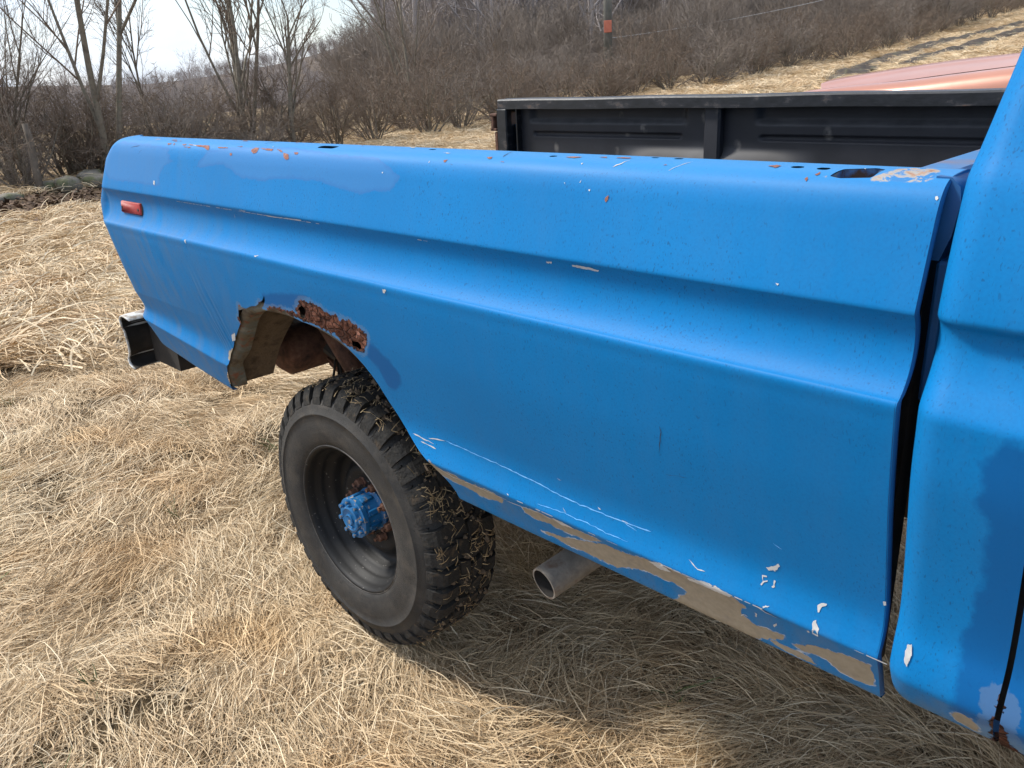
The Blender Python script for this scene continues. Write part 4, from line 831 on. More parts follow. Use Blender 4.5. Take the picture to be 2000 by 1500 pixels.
# corner panel continued up the rear pillar
PIL = np.array([(.046, 1.425), (.060, 1.46), (.082, 1.52), (.118, 1.62), (.165, 1.76), (.205, 1.86), (.26, 1.92), (.36, 1.955), (.955, 1.985)])
def cab_sheet(x0, x1, top, nx=26, closeback=False, zmax=None):
    prof = np.r_[CC, catmull(PIL, .03)[1:]] if top else CC
    if zmax: prof = prof[prof[:, 1] < zmax]
    th = np.linspace(0, 1, nx); rows = []
    xs = x0 + (x1 - x0) * th
    if closeback:
        rr = .036; a = np.linspace(0, np.pi / 2, 12); xs = np.r_[CX0 + rr * (1 - np.cos(a)), np.linspace(CX0 + rr, x1, 10)[1:]]
        dy = np.r_[rr * (1 - np.sin(a)), np.zeros(9)]; xs = np.r_[CX0 + .002, xs]; dy = np.r_[.12, dy]
    else: dy = np.zeros(len(xs))
    V = []
    for x, d in zip(xs, dy):
        sh = .16 * np.clip(prof[:, 1] - 1.40, 0, None) ** 1.0 * np.clip((x1 - x) / max(x1 - CX0, .01), 0, 1) if closeback else 0
        V.append(np.c_[x + sh + 0 * prof[:, 1], prof[:, 0] + d, prof[:, 1]])
    n = len(prof); m = len(xs); V = np.concatenate(V); I = np.arange(m * n).reshape(m, n)
    return V, np.stack([I[:-1, :-1], I[1:, :-1], I[1:, 1:], I[:-1, 1:]], -1).reshape(-1, 4)
SEAM = 2.657
def cabattr(V):
    P2 = V[:, [0, 2]]
    d = sdf_union(P2, [[(2.618, 1.13), (2.600, 1.10), (2.604, 1.05), (2.616, 1.03), (2.618, .96), (2.612, .88), (2.605, .80), (2.612, .73), (2.70, .73), (2.70, 1.15)]])
    pr = sdf_union(P2, [[(2.607, .722), (2.618, .733), (2.633, .730), (2.642, .712), (2.636, .700), (2.624, .706), (2.611, .711)]])
    ru = sdf_union(P2, [[(2.6535, .79), (2.667, .782), (2.672, .735), (2.69, .70), (2.70, .665), (2.640, .655), (2.650, .70)]])
    z = np.full(len(V), -.04)
    return {'rust': ru - .004, 'rust2': ru + .012, 'primer': pr, 'primer2': pr + .0015, 'bare': z, 'dark': d, 'fade': z, 'fade2': z, 'top': 0 * z, 'tail': np.full(len(V), .10) + .9 * (V[:, 2] < .74)}
V_, F_ = cab_sheet(CX0, SEAM, True, closeback=True); V_[:, 1] += .0016 * (vnoise(V_[:, 0] * 9, V_[:, 2] * 8, 5) - .5)
cabc = tp('cab_corner', mesh('cab_corner', V_, F_, M['paint'], True, cabattr(V_)))
mb = MB()
q = jag([(2.5455, .803), (2.5500, .805), (2.5525, .792), (2.5495, .772), (2.5460, .776), (2.5438, .791)], .0006, .002)
yq = np.interp(q[:, 1], CC[:, 1], CC[:, 0]) - .0016; c = np.r_[q.mean(0)]
Pq = np.c_[q[:, 0], yq, q[:, 1]]; Pq = np.r_[Pq, [Pq.mean(0)]]; n = len(q); mb.add(Pq, [(i, (i + 1) % n, n) for i in range(n)])
o = tp('paint_chip', mb, M['chip_white'], cabc)
V_, F_ = cab_sheet(SEAM + .007, 3.62, False, 40); V_[:, 1] -= .001
door = tp('door', mesh('door', V_, F_, M['paint'], True, cabattr(V_)))
# dark door gap, jamb and the rest of the cab
mb = MB(); mb.box((SEAM + .003, .080, 1.07), (.012, .045, .34)); tp('door_jamb', mb, M['chassis'])
mb = MB(); mb.box((CX0 + .02, .955, 1.10), (.006, .82, .42)); tp('cab_back_panel', mb, M['paint_plain'])
V_, F_ = cab_sheet(CX0 + .12, 3.50, True, 12); prof_n = len(np.r_[CC, catmull(PIL, .03)[1:]])
sel = [f for f in F_ if V_[list(f)][:, 2].min() > 1.90]; tp('roof', mesh('roof', V_, [tuple(f) for f in sel], M['paint_plain'], True))
Vm = V_.copy(); Vm[:, 1] = YW - Vm[:, 1]; tp('roof', mesh('roof_far', Vm, [tuple(f)[::-1] for f in sel], M['paint_plain'], True))
t = NT('window_glass'); M['glass'] = t.done((.02, .03, .03), .05, None, 0, .5, **{'Transmission Weight': .85, 'IOR': 1.45})
mb = MB(); P_ = [(SEAM + .03, .075, 1.45), (3.45, .075, 1.45), (3.22, .19, 1.86), (SEAM + .09, .19, 1.86)]; mb.add(P_ + [(a, b + .004, c) for a, b, c in P_], [(0, 1, 2, 3), (7, 6, 5, 4), (0, 4, 5, 1), (1, 5, 6, 2), (2, 6, 7, 3), (3, 7, 4, 0)]); tp('door_window', mb, M['glass'])
mb = MB(); mb.tube([(3.47, .06, 1.43), (3.24, .19, 1.88), (SEAM + .07, .19, 1.90), (SEAM + .02, .06, 1.44)], .016, 8); tp('window_frame', mb, M['paint_plain'], smooth=True)
mb = MB(); mb.box((CX0 + .10, .955, 1.68), (.004, .60, .19)); tp('rear_window', mb, M['glass'])
V_, F_ = cab_sheet(CX0, SEAM, True, closeback=True); V_[:, 1] = YW - V_[:, 1]; tp('cab_corner', mesh('cab_corner_far', V_, F_[:, ::-1], M['paint_plain'], True))
V_, F_ = cab_sheet(SEAM + .007, 3.62, False, 10); V_[:, 1] = YW - V_[:, 1]; tp('door', mesh('door_far', V_, F_[:, ::-1], M['paint_plain'], True))
# front wings and bonnet, ahead of the picture
V_, F_ = cab_sheet(3.63, 5.05, False, 40); sel = [tuple(f) for f in F_ if not (np.hypot(V_[list(f)][:, 0].mean() - 4.44, (V_[list(f)][:, 2].mean() - .55) * .9) < .44)]
tp('front_wing', mesh('front_wing', V_, sel, M['paint_plain'], True)); Vm = V_.copy(); Vm[:, 1] = YW - Vm[:, 1]; tp('front_wing', mesh('front_wing_far', Vm, [f[::-1] for f in sel], M['paint_plain'], True))
mb = MB(); mb.box((4.34, .955, 1.41), (.72, .90, .022), bev=.02); tp('bonnet', mb, M['paint_plain'], smooth=True)
mb = MB(); mb.box((5.06, .955, 1.08), (.03, .90, .30), bev=.02); tp('grille', mb, M['dark_steel'])

# ------------------------------------------------------------------ copper-pink car behind the truck
t = NT('faded_copper_paint'); v = t.coord()
c = t.ramp(t.noise(v, 3, 4), [(.3, (.37, .155, .098)), (.7, (.43, .19, .125))])
M['copper'] = t.done(c, .32, t.bump(t.noise(v, 6, 2), .04, .02), .15, .5, **{'Coat Weight': .4, 'Coat Roughness': .15})
M['dark_trim'] = simple('dark_trim', (.012, .012, .012), (.03, .03, .03), 10, .6)
car = empty('copper_car', (1.28, 5.6, float(terrain(1.28, 5.6))))
tag(car, 'faded copper pink car whose bonnet shows behind the black bed rail', 'car')
# coordinates local to the car: x forward is -X of the world, width along y
def cpart(name, V, F, mat, smooth=True, auto=None):
    me = mesh(name, V, F, mat, smooth)
    if auto: auto_smooth(me, auto)
    return link(name, me, None, car)
CW = .82
def hood_z(x, y):
    """bonnet crown; x from the nose (-1.55) to the cowl (.55)"""
    u = (x + 1.38) / 1.5
    z = 1.345 + .165 * np.clip(u, 0, 1) ** .85 - .16 * np.clip(-u * 6 + .12, 0, 1) ** 2
    return z - .135 * (np.abs(y) / CW) ** 2.4 + .012 * np.exp(-((np.abs(y) - .42) / .05) ** 2)
xs = np.linspace(-1.38, .0, 40); ys = np.linspace(-.70, .70, 41); XX, YY = np.meshgrid(xs, ys, indexing='ij')
edge = .70 - .10 * sstep(-.5, -1.38, XX) + 0 * XX; Yh = YY / .70 * edge; ZZ = hood_z(XX, Yh)
XX = XX + .16 * (np.abs(YY) / .70) ** 3 * sstep(-.4, -1.38, XX) + .22 * (1 - (np.abs(YY) / .70) ** 2) * sstep(-.6, 0, XX)
V_ = np.stack([XX, Yh, ZZ], -1).reshape(-1, 3); I = np.arange(len(V_)).reshape(XX.shape); F_ = np.stack([I[:-1, :-1], I[1:, :-1], I[1:, 1:], I[:-1, 1:]], -1).reshape(-1, 4)
cpart('bonnet', V_, F_, M['copper'])
for s in (-1, 1):
    xs = np.linspace(-1.45, 1.0, 50); pr_ = [(.0, .0), (.03, .002), (.09, -.012), (.135, -.045), (.155, -.10), (.158, -.25), (.15, -.50), (.12, -.62), (.08, -.65)]; V_ = []
    for x in xs:
        e = .70 - .10 * float(sstep(-.5, -1.38, x)) + .008; z0 = float(hood_z(np.array(min(x, .25)), np.array(e))) - .004
        k = 1 - .45 * float(sstep(-1.1, -1.45, x))
        for a, b in pr_: V_.append((x + .1 * (1 - k) * a, s * (e + a * k), max(z0 + b * (1.15), .32)))
    n = len(pr_); V_ = np.array(V_); I = np.arange(len(V_)).reshape(-1, n); F_ = np.stack([I[:-1, :-1], I[1:, :-1], I[1:, 1:], I[:-1, 1:]], -1).reshape(-1, 4)
    keepf = [tuple(f if s < 0 else f[::-1]) for f in F_ if np.hypot(V_[f][:, 0].mean() + .72, V_[f][:, 2].mean() - .38) > .40]
    cpart('wing', V_, keepf, M['copper'])
    V_, F_ = [], []
mb = MB(); mb.box((-1.42, 0, .88), (.06, .74, .26), bev=.05); mb.build('grille', M['dark_trim'], car, smooth=True)
mb = MB(); mb.box((-1.50, 0, .55), (.07, .82, .10), bev=.04); mb.build('bumper', M['copper'], car, smooth=True)
for s in (-1, 1):
    mb = MB(); mb.box((-1.44, s * .60, .98), (.05, .13, .07), bev=.03); mb.build('headlight', M['chip_white'], car, smooth=True)
mb = MB(); mb.box((-.2, 0, .62), (1.1, .62, .28)); mb.build('engine_bay', M['dark_trim'], car)
mb = MB(); mb.prism([(.55, .35), (.55, 1.38), (1.0, 1.42), (3.2, 1.40), (3.25, .8), (3.2, .35)], -.84, .84); mb.build('body', M['copper'], car, auto=40)
mb = MB(); mb.prism([(.60, 1.42), (1.20, 1.86), (1.30, 1.90), (2.35, 1.90), (2.50, 1.84), (2.80, 1.41)], -.70, .70); mb.build('cabin', M['copper'], car, auto=40)
mb = MB(); mb.add([(.60, -.68, 1.44), (.60, .68, 1.44), (1.19, .60, 1.87), (1.19, -.60, 1.87)], [(0, 1, 2, 3)]); mb.V[0] += [-.012, 0, .006]; mb.build('windscreen', M['glass'], car)
cw = MB(); cw.lathe([(0, -.10), (.20, -.10), (.21, -.11), (.33, -.10), (.36, -.07), (.36, .07), (.33, .10), (0, .10)], 32); cwm = cw.mesh('tyre', M['tyre'], True)
for x in (-.72, 2.3):
    for s in (-1, 1):
        o = link('wheel', cwm, None, car); o.location = (x, s * .72, .36)

# ------------------------------------------------------------------ dry grass
t = NT('dry_grass_blades'); v = t.pos()
sh = t.attr('shade'); ir = t.n('ShaderNodeObjectInfo').outputs['Random']
mixv = t.math('ADD', t.math('MULTIPLY', sh, .62), t.math('MULTIPLY', ir, .38))
c = t.ramp(mixv, [(.05, (.22, .14, .075)), (.30, (.50, .365, .215)), (.58, (.72, .57, .37)), (.90, (.88, .77, .57))])
w1 = t.noise(v, .9, 3); w2 = t.noise(v, 3.2, 3)
c = t.mix(t.maprange(w1, .35, .7, 0, .45), c, t.mix(1.0, c, (.86, .74, .60), 'MULTIPLY'))
c = t.mix(t.maprange(w2, .55, .75, 0, .6), c, t.mix(1.0, c, (1.12, 1.14, 1.18), 'MULTIPLY'))
c = t.mix(t.maprange(t.noise(v, 2.0, 2),   .54, .70, 0, .38), c, t.mix(1.0, c, (.98, .76, .46), 'MULTIPLY'))
c = t.mix(t.maprange(ir, .86, .97, 0, .7), c, t.mix(1.0, c, (.60, .47, .36), 'MULTIPLY'))
M['straw'] = t.done(c, .62, None, 0, .28)
t = NT('green_grass_blades'); M['green'] = t.done(t.ramp(t.attr('shade'), [(.1, (.045, .075, .018)), (.9, (.13, .19, .055))]), .6)

tuft_src = bpy.data.collections.new('grass_tuft_sources')
def tuft(seed, n, mat, rad, lmin, lmax, lift, spread, width, straight=False):
    r = np.random.default_rng(seed); K = 5; V = np.zeros((n, K, 2, 3)); sh = np.zeros((n, K, 2))
    base = np.c_[r.normal(0, rad, n), r.normal(0, rad, n)]; ang = r.normal(0, spread, n); L = r.uniform(lmin, lmax, n)
    curl = r.normal(0, .30, n); pit = np.abs(r.normal(lift, .25, n)); top = r.uniform(.004, .032, n); lay = r.uniform(-.01, .016, n)
    for i in range(n):
        p = np.array([base[i, 0] - L[i] * .35, base[i, 1], lay[i]]); a = ang[i]; pi = pit[i]; w = width * r.uniform(.6, 1.35); roll = r.normal(0, .7)
        for k in range(K):
            d = np.array([math.cos(a) * math.cos(pi), math.sin(a) * math.cos(pi), math.sin(pi)])
            s_ = np.cross(d, [0, 0, 1]); s_ /= np.linalg.norm(s_) + 1e-9; u_ = np.cross(s_, d); sv = s_ * math.cos(roll) + u_ * math.sin(roll)
            ww = w * (1, .95, .8, .55, .12)[k]
            V[i, k, 0] = p - sv * ww; V[i, k, 1] = p + sv * ww
            p = p + d * L[i] / (K - 1); a += curl[i] / (K - 1) + r.normal(0, .10); pi -= (pit[i] * 1.9 + .06) / (K - 1) if not straight else .08
            if p[2] < -.012: pi = abs(pi) * .3
        sh[i] = np.clip(r.normal(.5, .23), 0, 1)
    V = V.reshape(-1, 3); b = np.arange(n)[:, None] * K * 2 + np.arange(K - 1)[None, :] * 2
    F = np.stack([b, b + 1, b + 3, b + 2], -1).reshape(-1, 4)
    me = mesh('grass_tuft', V, F, mat, False, {'shade': sh.ravel()})
    o = bpy.data.objects.new('grass_tuft_%02d' % seed, me); tuft_src.objects.link(o)
for s_ in range(12): tuft(s_, 110, M['straw'], .055, .04, .17, .11, .26, .00098)
for s_ in range(12, 16): tuft(s_, 80, M['straw'], .05, .03, .10, .28, 1.4, .0011)
for s_ in range(16, 18): tuft(s_, 9, M['green'], .012, .04, .10, .9, 2.5, .0017, True)
for s_ in range(18, 22): tuft(s_, 90, M['straw'], .10, .12, .32, .32, .6, .0030)

def in_view(x, y, marg):
    """roughly what the photograph or a camera a step beside it can see"""
    dx, dy = x - CAM_POS[0], y - CAM_POS[1]; f = CAM_F[:2] / np.linalg.norm(CAM_F[:2]); rr = np.array([f[1], -f[0]])
    a = dx * f[0] + dy * f[1] + marg; b = np.abs(dx * rr[0] + dy * rr[1]); return (a > 0) & (b < a * .72 + marg)
def scatter(dmin, dmax, dens, sc, idx, marg=1.2, extra=None):
    lo = CAM_POS[:2] - dmax; n = int((2 * dmax) ** 2 * dens); P = lo + rng.random((n, 2)) * 2 * dmax
    d = np.hypot(P[:, 0] - CAM_POS[0], P[:, 1] - CAM_POS[1]); m = (d >= dmin) & (d < dmax) & in_view(P[:, 0], P[:, 1], marg) & (P[:, 0] > -19)
    if extra is not None: m &= extra(P)
    P = P[m]; k = len(P)
    flow = (vnoise(P[:, 0] * .55, P[:, 1] * .55, 21) - .5) * 3.6 + (vnoise(P[:, 0] * 1.9, P[:, 1] * 1.9, 22) - .5) * 2.6 + (vnoise(P[:, 0] * 5, P[:, 1] * 5, 23) - .5) * 1.6 + 2.45
    rot = np.c_[rng.normal(0, .10, k), rng.normal(0, .10, k), flow + rng.normal(0, .48, k)]
    lift = .016 * vnoise(P[:, 0] * 9, P[:, 1] * 9, 27)
    return np.c_[P, ground_z(P[:, 0], P[:, 1]) + .006 + lift], rot, sc * rng.uniform(.75, 1.3, k), rng.choice(idx, k)
def nottrack(P):
    m = ~((np.abs(P[:, 0] + 11.2) < 1.3) & (P[:, 1] < 8))
    for path in RUTS:
        a = np.array(path); m &= np.abs(P[:, 0] - np.interp(P[:, 1], a[:, 1], a[:, 0], left=99, right=99)) > .5
    return m
# thin patches where the thatch opens
thin = lambda P: rng.random(len(P)) < .55 + .45 * sstep(.20, .46, vnoise(P[:, 0] * 2.6, P[:, 1] * 2.6, 41))
both = lambda P: nottrack(P)
A = list(range(12)) * 2 + list(range(12, 16)) * 3
parts = [scatter(0, 3.2, 300, 1.0, A, 1.0, thin), scatter(3.2, 5.5, 160, 1.15, A, 1.2, thin), scatter(5.5, 11, 42, 1.35, list(range(18, 22)) + A[:6], 1.5, both), scatter(11, 24, 20, 1.35, list(range(18, 22)), 2, both), scatter(24, 80, 4.5, 1.8, list(range(18, 22)), 3, both), scatter(0, 6, 2.2, 1, [16, 17], 1.0)]
GP = np.concatenate([p[0] for p in parts]); GR = np.concatenate([p[1] for p in parts]); GS = np.concatenate([p[2] for p in parts]); GI = np.concatenate([p[3] for p in parts])
def instancer(name, P, R_, S, I_, coll):
    me = bpy.data.meshes.new(name); me.vertices.add(len(P)); me.vertices.foreach_set('co', P.astype(np.float32).ravel())
    a = me.attributes.new('rot', 'FLOAT_VECTOR', 'POINT'); a.data.foreach_set('vector', R_.astype(np.float32).ravel())
    a = me.attributes.new('scl', 'FLOAT', 'POINT'); a.data.foreach_set('value', S.astype(np.float32))
    a = me.attributes.new('idx', 'INT', 'POINT'); a.data.foreach_set('value', I_.astype(np.int32))
    o = bpy.data.objects.new(name, me); COL.objects.link(o)
    g = bpy.data.node_groups.new(name + '_scatter', 'GeometryNodeTree')
    g.interface.new_socket('Geometry', in_out='INPUT', socket_type='NodeSocketGeometry'); g.interface.new_socket('Geometry', in_out='OUTPUT', socket_type='NodeSocketGeometry')
    N = g.nodes; gi = N.new('NodeGroupInput'); go = N.new('NodeGroupOutput'); ci = N.new('GeometryNodeCollectionInfo'); ci.inputs['Collection'].default_value = coll
    ci.inputs['Separate Children'].default_value = True; ci.inputs['Reset Children'].default_value = True
    ip = N.new('GeometryNodeInstanceOnPoints'); ip.inputs['Pick Instance'].default_value = True
    def na(nm, ty):
        q = N.new('GeometryNodeInputNamedAttribute'); q.data_type = ty; q.inputs['Name'].default_value = nm; return q.outputs['Attribute']
    er = N.new('FunctionNodeEulerToRotation'); L = g.links.new
    L(na('rot', 'FLOAT_VECTOR'), er.inputs[0]); L(gi.outputs[0], ip.inputs['Points']); L(ci.outputs[0], ip.inputs['Instance']); L(na('idx', 'INT'), ip.inputs['Instance Index'])
    L(er.outputs[0], ip.inputs['Rotation']); L(na('scl', 'FLOAT'), ip.inputs['Scale']); L(ip.outputs[0], go.inputs[0])
    md = o.modifiers.new('scatter', 'NODES'); md.node_group = g
    return o
grass = instancer('dry_grass', GP, GR, GS, GI, tuft_src)
tag(grass, 'flattened straw coloured dead grass matted over the field', 'grass', kind='stuff')

# ------------------------------------------------------------------ bare shrubs and trees
M['bark'] = simple('grey_brown_bark', (.09, .074, .055), (.20, .168, .125), 9, .9, bump=.4, third=(.13, .13, .09))
M['twig'] = simple('brown_twigs', (.138, .100, .072), (.215, .160, .116), .9, .85)
M['twig_grey'] = simple('grey_twigs', (.165, .133, .106), (.25, .205, .168), .6, .85)
M['twig_far'] = simple('hazy_far_twigs', (.27, .235, .22), (.37, .325, .305), .2, .9)  # lightened and greyed, distance haze put into the colour
def grow(seed, stems, levels, h, spread, base_r, tropism, wig, rmin, lean=None):
    """bare branching; returns {level: [(points, radii)]}"""
    r = np.random.default_rng(seed); out = {}
    def branch(p, d, L, rad, lev):
        n = 6 if lev == 0 else (5 if lev == 1 else 4); P = [p.copy()]; d = d / np.linalg.norm(d)
        dirs = [d]
        for k in range(n - 1):
            d = d + r.normal(0, wig * (1 + .35 * lev), 3) + np.array([0, 0, tropism]); d /= np.linalg.norm(d); p = p + d * L / (n - 1); P.append(p.copy()); dirs.append(d)
        P = np.array(P); R_ = np.maximum(np.linspace(rad, rad * (.42 if lev < len(levels) else .35), n), rmin * .7); out.setdefault(lev, []).append((P, R_))
        if lev >= len(levels): return
        cnt, ratio, ang = levels[lev]
        cnt = max(2, int(round(r.normal(cnt, cnt * .18))))
        for c_ in range(cnt):
            t_ = r.uniform(.10 if stems > 4 else .16, 1.0) if c_ else 1.0; f = t_ * (n - 1); i = min(int(f), n - 2); q = P[i] + (P[i + 1] - P[i]) * (f - i); dd = dirs[min(i + 1, n - 1)]
            ax = np.cross(dd, r.normal(0, 1, 3)); ax /= np.linalg.norm(ax) + 1e-9; a = r.normal(ang, ang * .3) * (1 if c_ else .5)
            nd = dd * math.cos(a) + ax * math.sin(a)
            branch(q, nd, L * ratio * r.uniform(.7, 1.25) * (1.15 - .45 * t_), max(rad * (1 - .55 * t_) * .62, rmin), lev + 1)
    for s in range(stems):
        a = r.uniform(0, 2 * np.pi); q = r.uniform(0, 1) ** .6; d = np.array([math.cos(a) * spread * q, math.sin(a) * spread * q, 1.0])
        if lean is not None: d = d + np.asarray(lean)
        branch(np.array([math.cos(a), math.sin(a), 0]) * base_r * 3.2 * q * (stems > 1) - [0, 0, .12], d, h * r.uniform(.75, 1.1), base_r * r.uniform(.7, 1.1), 0)
    return out
def tubes(lines, sides):
    VV, FF, off = [], [], 0; by = {}
    for P, R_ in lines: by.setdefault(len(P), []).append((P, R_))
    for n, L in by.items():
        P = np.array([q[0] for q in L]); R_ = np.array([q[1] for q in L]); T = np.gradient(P, axis=1); T /= np.linalg.norm(T, axis=2, keepdims=True) + 1e-9
        up = np.where(np.abs(T[:, :, 2:3]) < .9, np.array([0, 0, 1.]), np.array([1., 0, 0])); a = np.cross(up, T); a /= np.linalg.norm(a, axis=2, keepdims=True) + 1e-9; b = np.cross(T, a)
        th = np.arange(sides) * 2 * np.pi / sides
        V = P[:, :, None, :] + R_[:, :, None, None] * (np.cos(th)[None, None, :, None] * a[:, :, None, :] + np.sin(th)[None, None, :, None] * b[:, :, None, :])
        N = len(L); I = off + np.arange(N * n * sides).reshape(N, n, sides); J = np.roll(I, -1, 2)
        FF.append(np.stack([I[:, :-1], J[:, :-1], J[:, 1:], I[:, 1:]], -1).reshape(-1, 4)); VV.append(V.reshape(-1, 3)); off += N * n * sides
    return np.concatenate(VV), np.concatenate(FF)
def plant_meshes(name, g, split, tm, cm):
    lo = [l for k, v_ in g.items() if k < split for l in v_]; hi = [l for k, v_ in g.items() if k >= split for l in v_]
    V, F = tubes(lo, 6); a = mesh(name + '_trunk', V, F, tm, True); V, F = tubes(hi, 3); return a, mesh(name + '_crown', V, F, cm)
def plant(name, ms, loc, rz, sc, label, cat, group, parts=('trunk', 'crown'), tilt=(0, 0)):
    o = empty(name, loc, rz); o.rotation_euler = (tilt[0], tilt[1], rz); o.scale = sc if isinstance(sc, tuple) else (sc,) * 3
    for pn, me in zip(parts, ms): link(pn, me, None, o)
    tag(o, label, cat, group); return o
SHRUB = [plant_meshes('shrub', grow(100 + k, 12 + k % 3, [(7, .52, .65), (5, .55, .65), (4, .58, .7)], (1.5, 1.75, 1.35, 1.6, 1.3, 1.7)[k], (.95, .7, 1.3, .9, 1.5, .65)[k], .026, .0, .12, .0042), 1, M['bark'], (M['twig'], M['twig'], M['twig_grey'], M['twig'], M['twig'], M['twig_grey'])[k]) for k in range(6)]
TREE = [plant_meshes('tree', grow(200 + k, (1, 2, 3, 1)[k], [((9, 8, 7, 11)[k], .62, .42), (6, .52, .5), (5, .52, .55), (3, .55, .6)], (5.2, 5.8, 5.2, 5.6)[k], (.05, .20, .32, .05)[k], (.10, .075, .06, .06)[k], .05, .05, .0048), 2, M['bark'], M['twig']) for k in range(4)]
HG = 'bare shrubs of the hedgerow'
def hx(y): return float(np.interp(y, [-5, 3, 8, 11, 16, 23, 31, 42, 65, 80], [-12.6, -12.2, -13.4, -14.6, -14.6, -15.6, -15.4, -15.0, -16.0, -17]))
r_ = np.random.default_rng(5); y = -1.0; k = 0
def where(y):
    for lim, s in ((4.2, 'beside the leaning fence post'), (8, 'behind the truck tail'), (12, 'between the tail and the bed rail'), (17, 'behind the end of the black rail'), (22, 'a little left of the utility pole'), (28, 'in front of the utility pole'), (36, 'a little right of the utility pole'), (46, 'above the copper car'), (58, 'beside the mud ruts')):
        if y < lim: return s
    return 'at the uphill end of the hedgerow'
while y < 84:
    d = math.hypot(hx(y) - CAM_POS[0], y - CAM_POS[1])
    if in_view(np.array(hx(y)), np.array(y), 4):
        for row, dx in (('front', r_.uniform(-.5, .4)), ('back', r_.uniform(-3.2, -1.6))) + ((('middle', r_.uniform(-1.6, -.7)),) if y < 10 else ()):
            yy = y + r_.uniform(-.5, .5); x = hx(y) + dx - (1.25 if yy < 4.7 and row == 'front' else .5 if yy < 4.7 else 0); s = r_.uniform(.8, 1.15) * (1.0 if y > 11.5 else .74 if row == 'front' else .95) * (1.12 if row == 'back' and y > 11.5 else 1.0)
            if row == 'front' and 1.0 < yy < 3.6: s *= .7
            plant('bare_shrub', SHRUB[int(r_.integers(6))], (x, yy, float(terrain(x, yy)) - .03), r_.uniform(0, 6.28), (s * 1.05, s * 1.05, s * r_.uniform(.9, 1.15)), 'bare brown shrub in the %s row %s' % (row, where(yy)), 'shrub', 'bare shrubs, %s row, %s' % (row, where(yy)), ('stems', 'crown'))
    y += r_.uniform(1.2, 1.7) * (1 + max(0, y - 10) / 60)
# the trees that stand out against the sky: (y, x, kind, scale, label)
for (x, y, kind, s, rz, lab) in TREES:
    plant('bare_tree', TREE[kind], (x, y, float(terrain(x, y)) - .05), rz, s, lab, 'tree', 'bare trees behind the hedgerow')

# brush and woods beyond the hedgerow, too many to count
wood_src = bpy.data.collections.new('far_wood_sources')
def woodsrc(seed, kind):
    if kind == 'tree': g = grow(seed, 1, [(13, .42, .6), (6, .5, .6), (4, .55, .6)], 9.5, .04, .14, .05, .03, .016)
    else: g = grow(seed, 9, [(6, .55, .5), (5, .55, .55), (3, .6, .6)], 2.6, .7, .03, .04, .08, .008)
    V1, F1 = tubes([l for k, v_ in g.items() if k == 0 for l in v_], 5); V2, F2 = tubes([l for k, v_ in g.items() if k > 0 for l in v_], 3)
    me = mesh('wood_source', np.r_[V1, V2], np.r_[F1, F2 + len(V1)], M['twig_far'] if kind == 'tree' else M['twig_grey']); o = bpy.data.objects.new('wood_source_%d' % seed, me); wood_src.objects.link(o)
for q in range(300, 304): woodsrc(q, 'tree')
for q in range(304, 307): woodsrc(q, 'brush')
P = np.c_[rng.uniform(-260, -22, 7000), rng.uniform(18, 330, 7000)]; d = np.hypot(P[:, 0] - CAM_POS[0], P[:, 1] - CAM_POS[1])
P = P[in_view(P[:, 0], P[:, 1], 8) & (P[:, 0] < -24 - 10 * rng.random(len(P))) & (P[:, 1] > 24) & ((P[:, 1] + 1) > (3 - P[:, 0]) * .76)]; n = len(P)
z = terrain(P[:, 0], P[:, 1]) - .2
wood = instancer('far_wood', np.c_[P, z], np.c_[np.zeros((n, 2)), rng.uniform(0, 6.28, n)], rng.uniform(.7, 1.25, n), rng.integers(0, 4, n), wood_src)
tag(wood, 'grey brown leafless wood covering the hillside', 'wood', kind='stuff')
P = np.c_[rng.uniform(-60, -17.5, 1000), rng.uniform(-6, 110, 1000)]
P = P[in_view(P[:, 0], P[:, 1], 5) & (P[:, 1] > 19) & ((P[:, 1] + 1) > (3 - P[:, 0]) * .68) & ((P[:, 1] > 30) | (P[:, 0] < -21))]; n = len(P)
brush = instancer('brushwood', np.c_[P, terrain(P[:, 0], P[:, 1]) - .1], np.c_[np.zeros((n, 2)), rng.uniform(0, 6.28, n)], rng.uniform(.6, 1.15, n), rng.integers(4, 7, n), wood_src)
tag(brush, 'tangled leafless brush growing beyond the hedgerow', 'brush', kind='stuff')
P = np.r_[np.c_[rng.uniform(-360, -120, 500), rng.uniform(-20, 110, 500)], np.c_[rng.uniform(-125, -42, 900), rng.uniform(-12, 70, 900)], np.c_[rng.uniform(-240, -70, 1500), rng.uniform(40, 185, 1500)]]; P = P[in_view(P[:, 0], P[:, 1], 5) & ~((P[:, 0] > -70) & (P[:, 1] > 26)) & ((P[:, 1] + 1) < (3 - P[:, 0]) * .78)]; n = len(P)
valley = instancer('valley_wood', np.c_[P, terrain(P[:, 0], P[:, 1]) - .2], np.c_[np.zeros((n, 2)), rng.uniform(0, 6.28, n)], rng.uniform(.6, 1.0, n) * np.where((P[:, 0] < -120) & (P[:, 1] < 60), .6, .36), rng.integers(0, 4, n), wood_src)
tag(valley, 'distant leafless wood low in the valley', 'wood', kind='stuff')

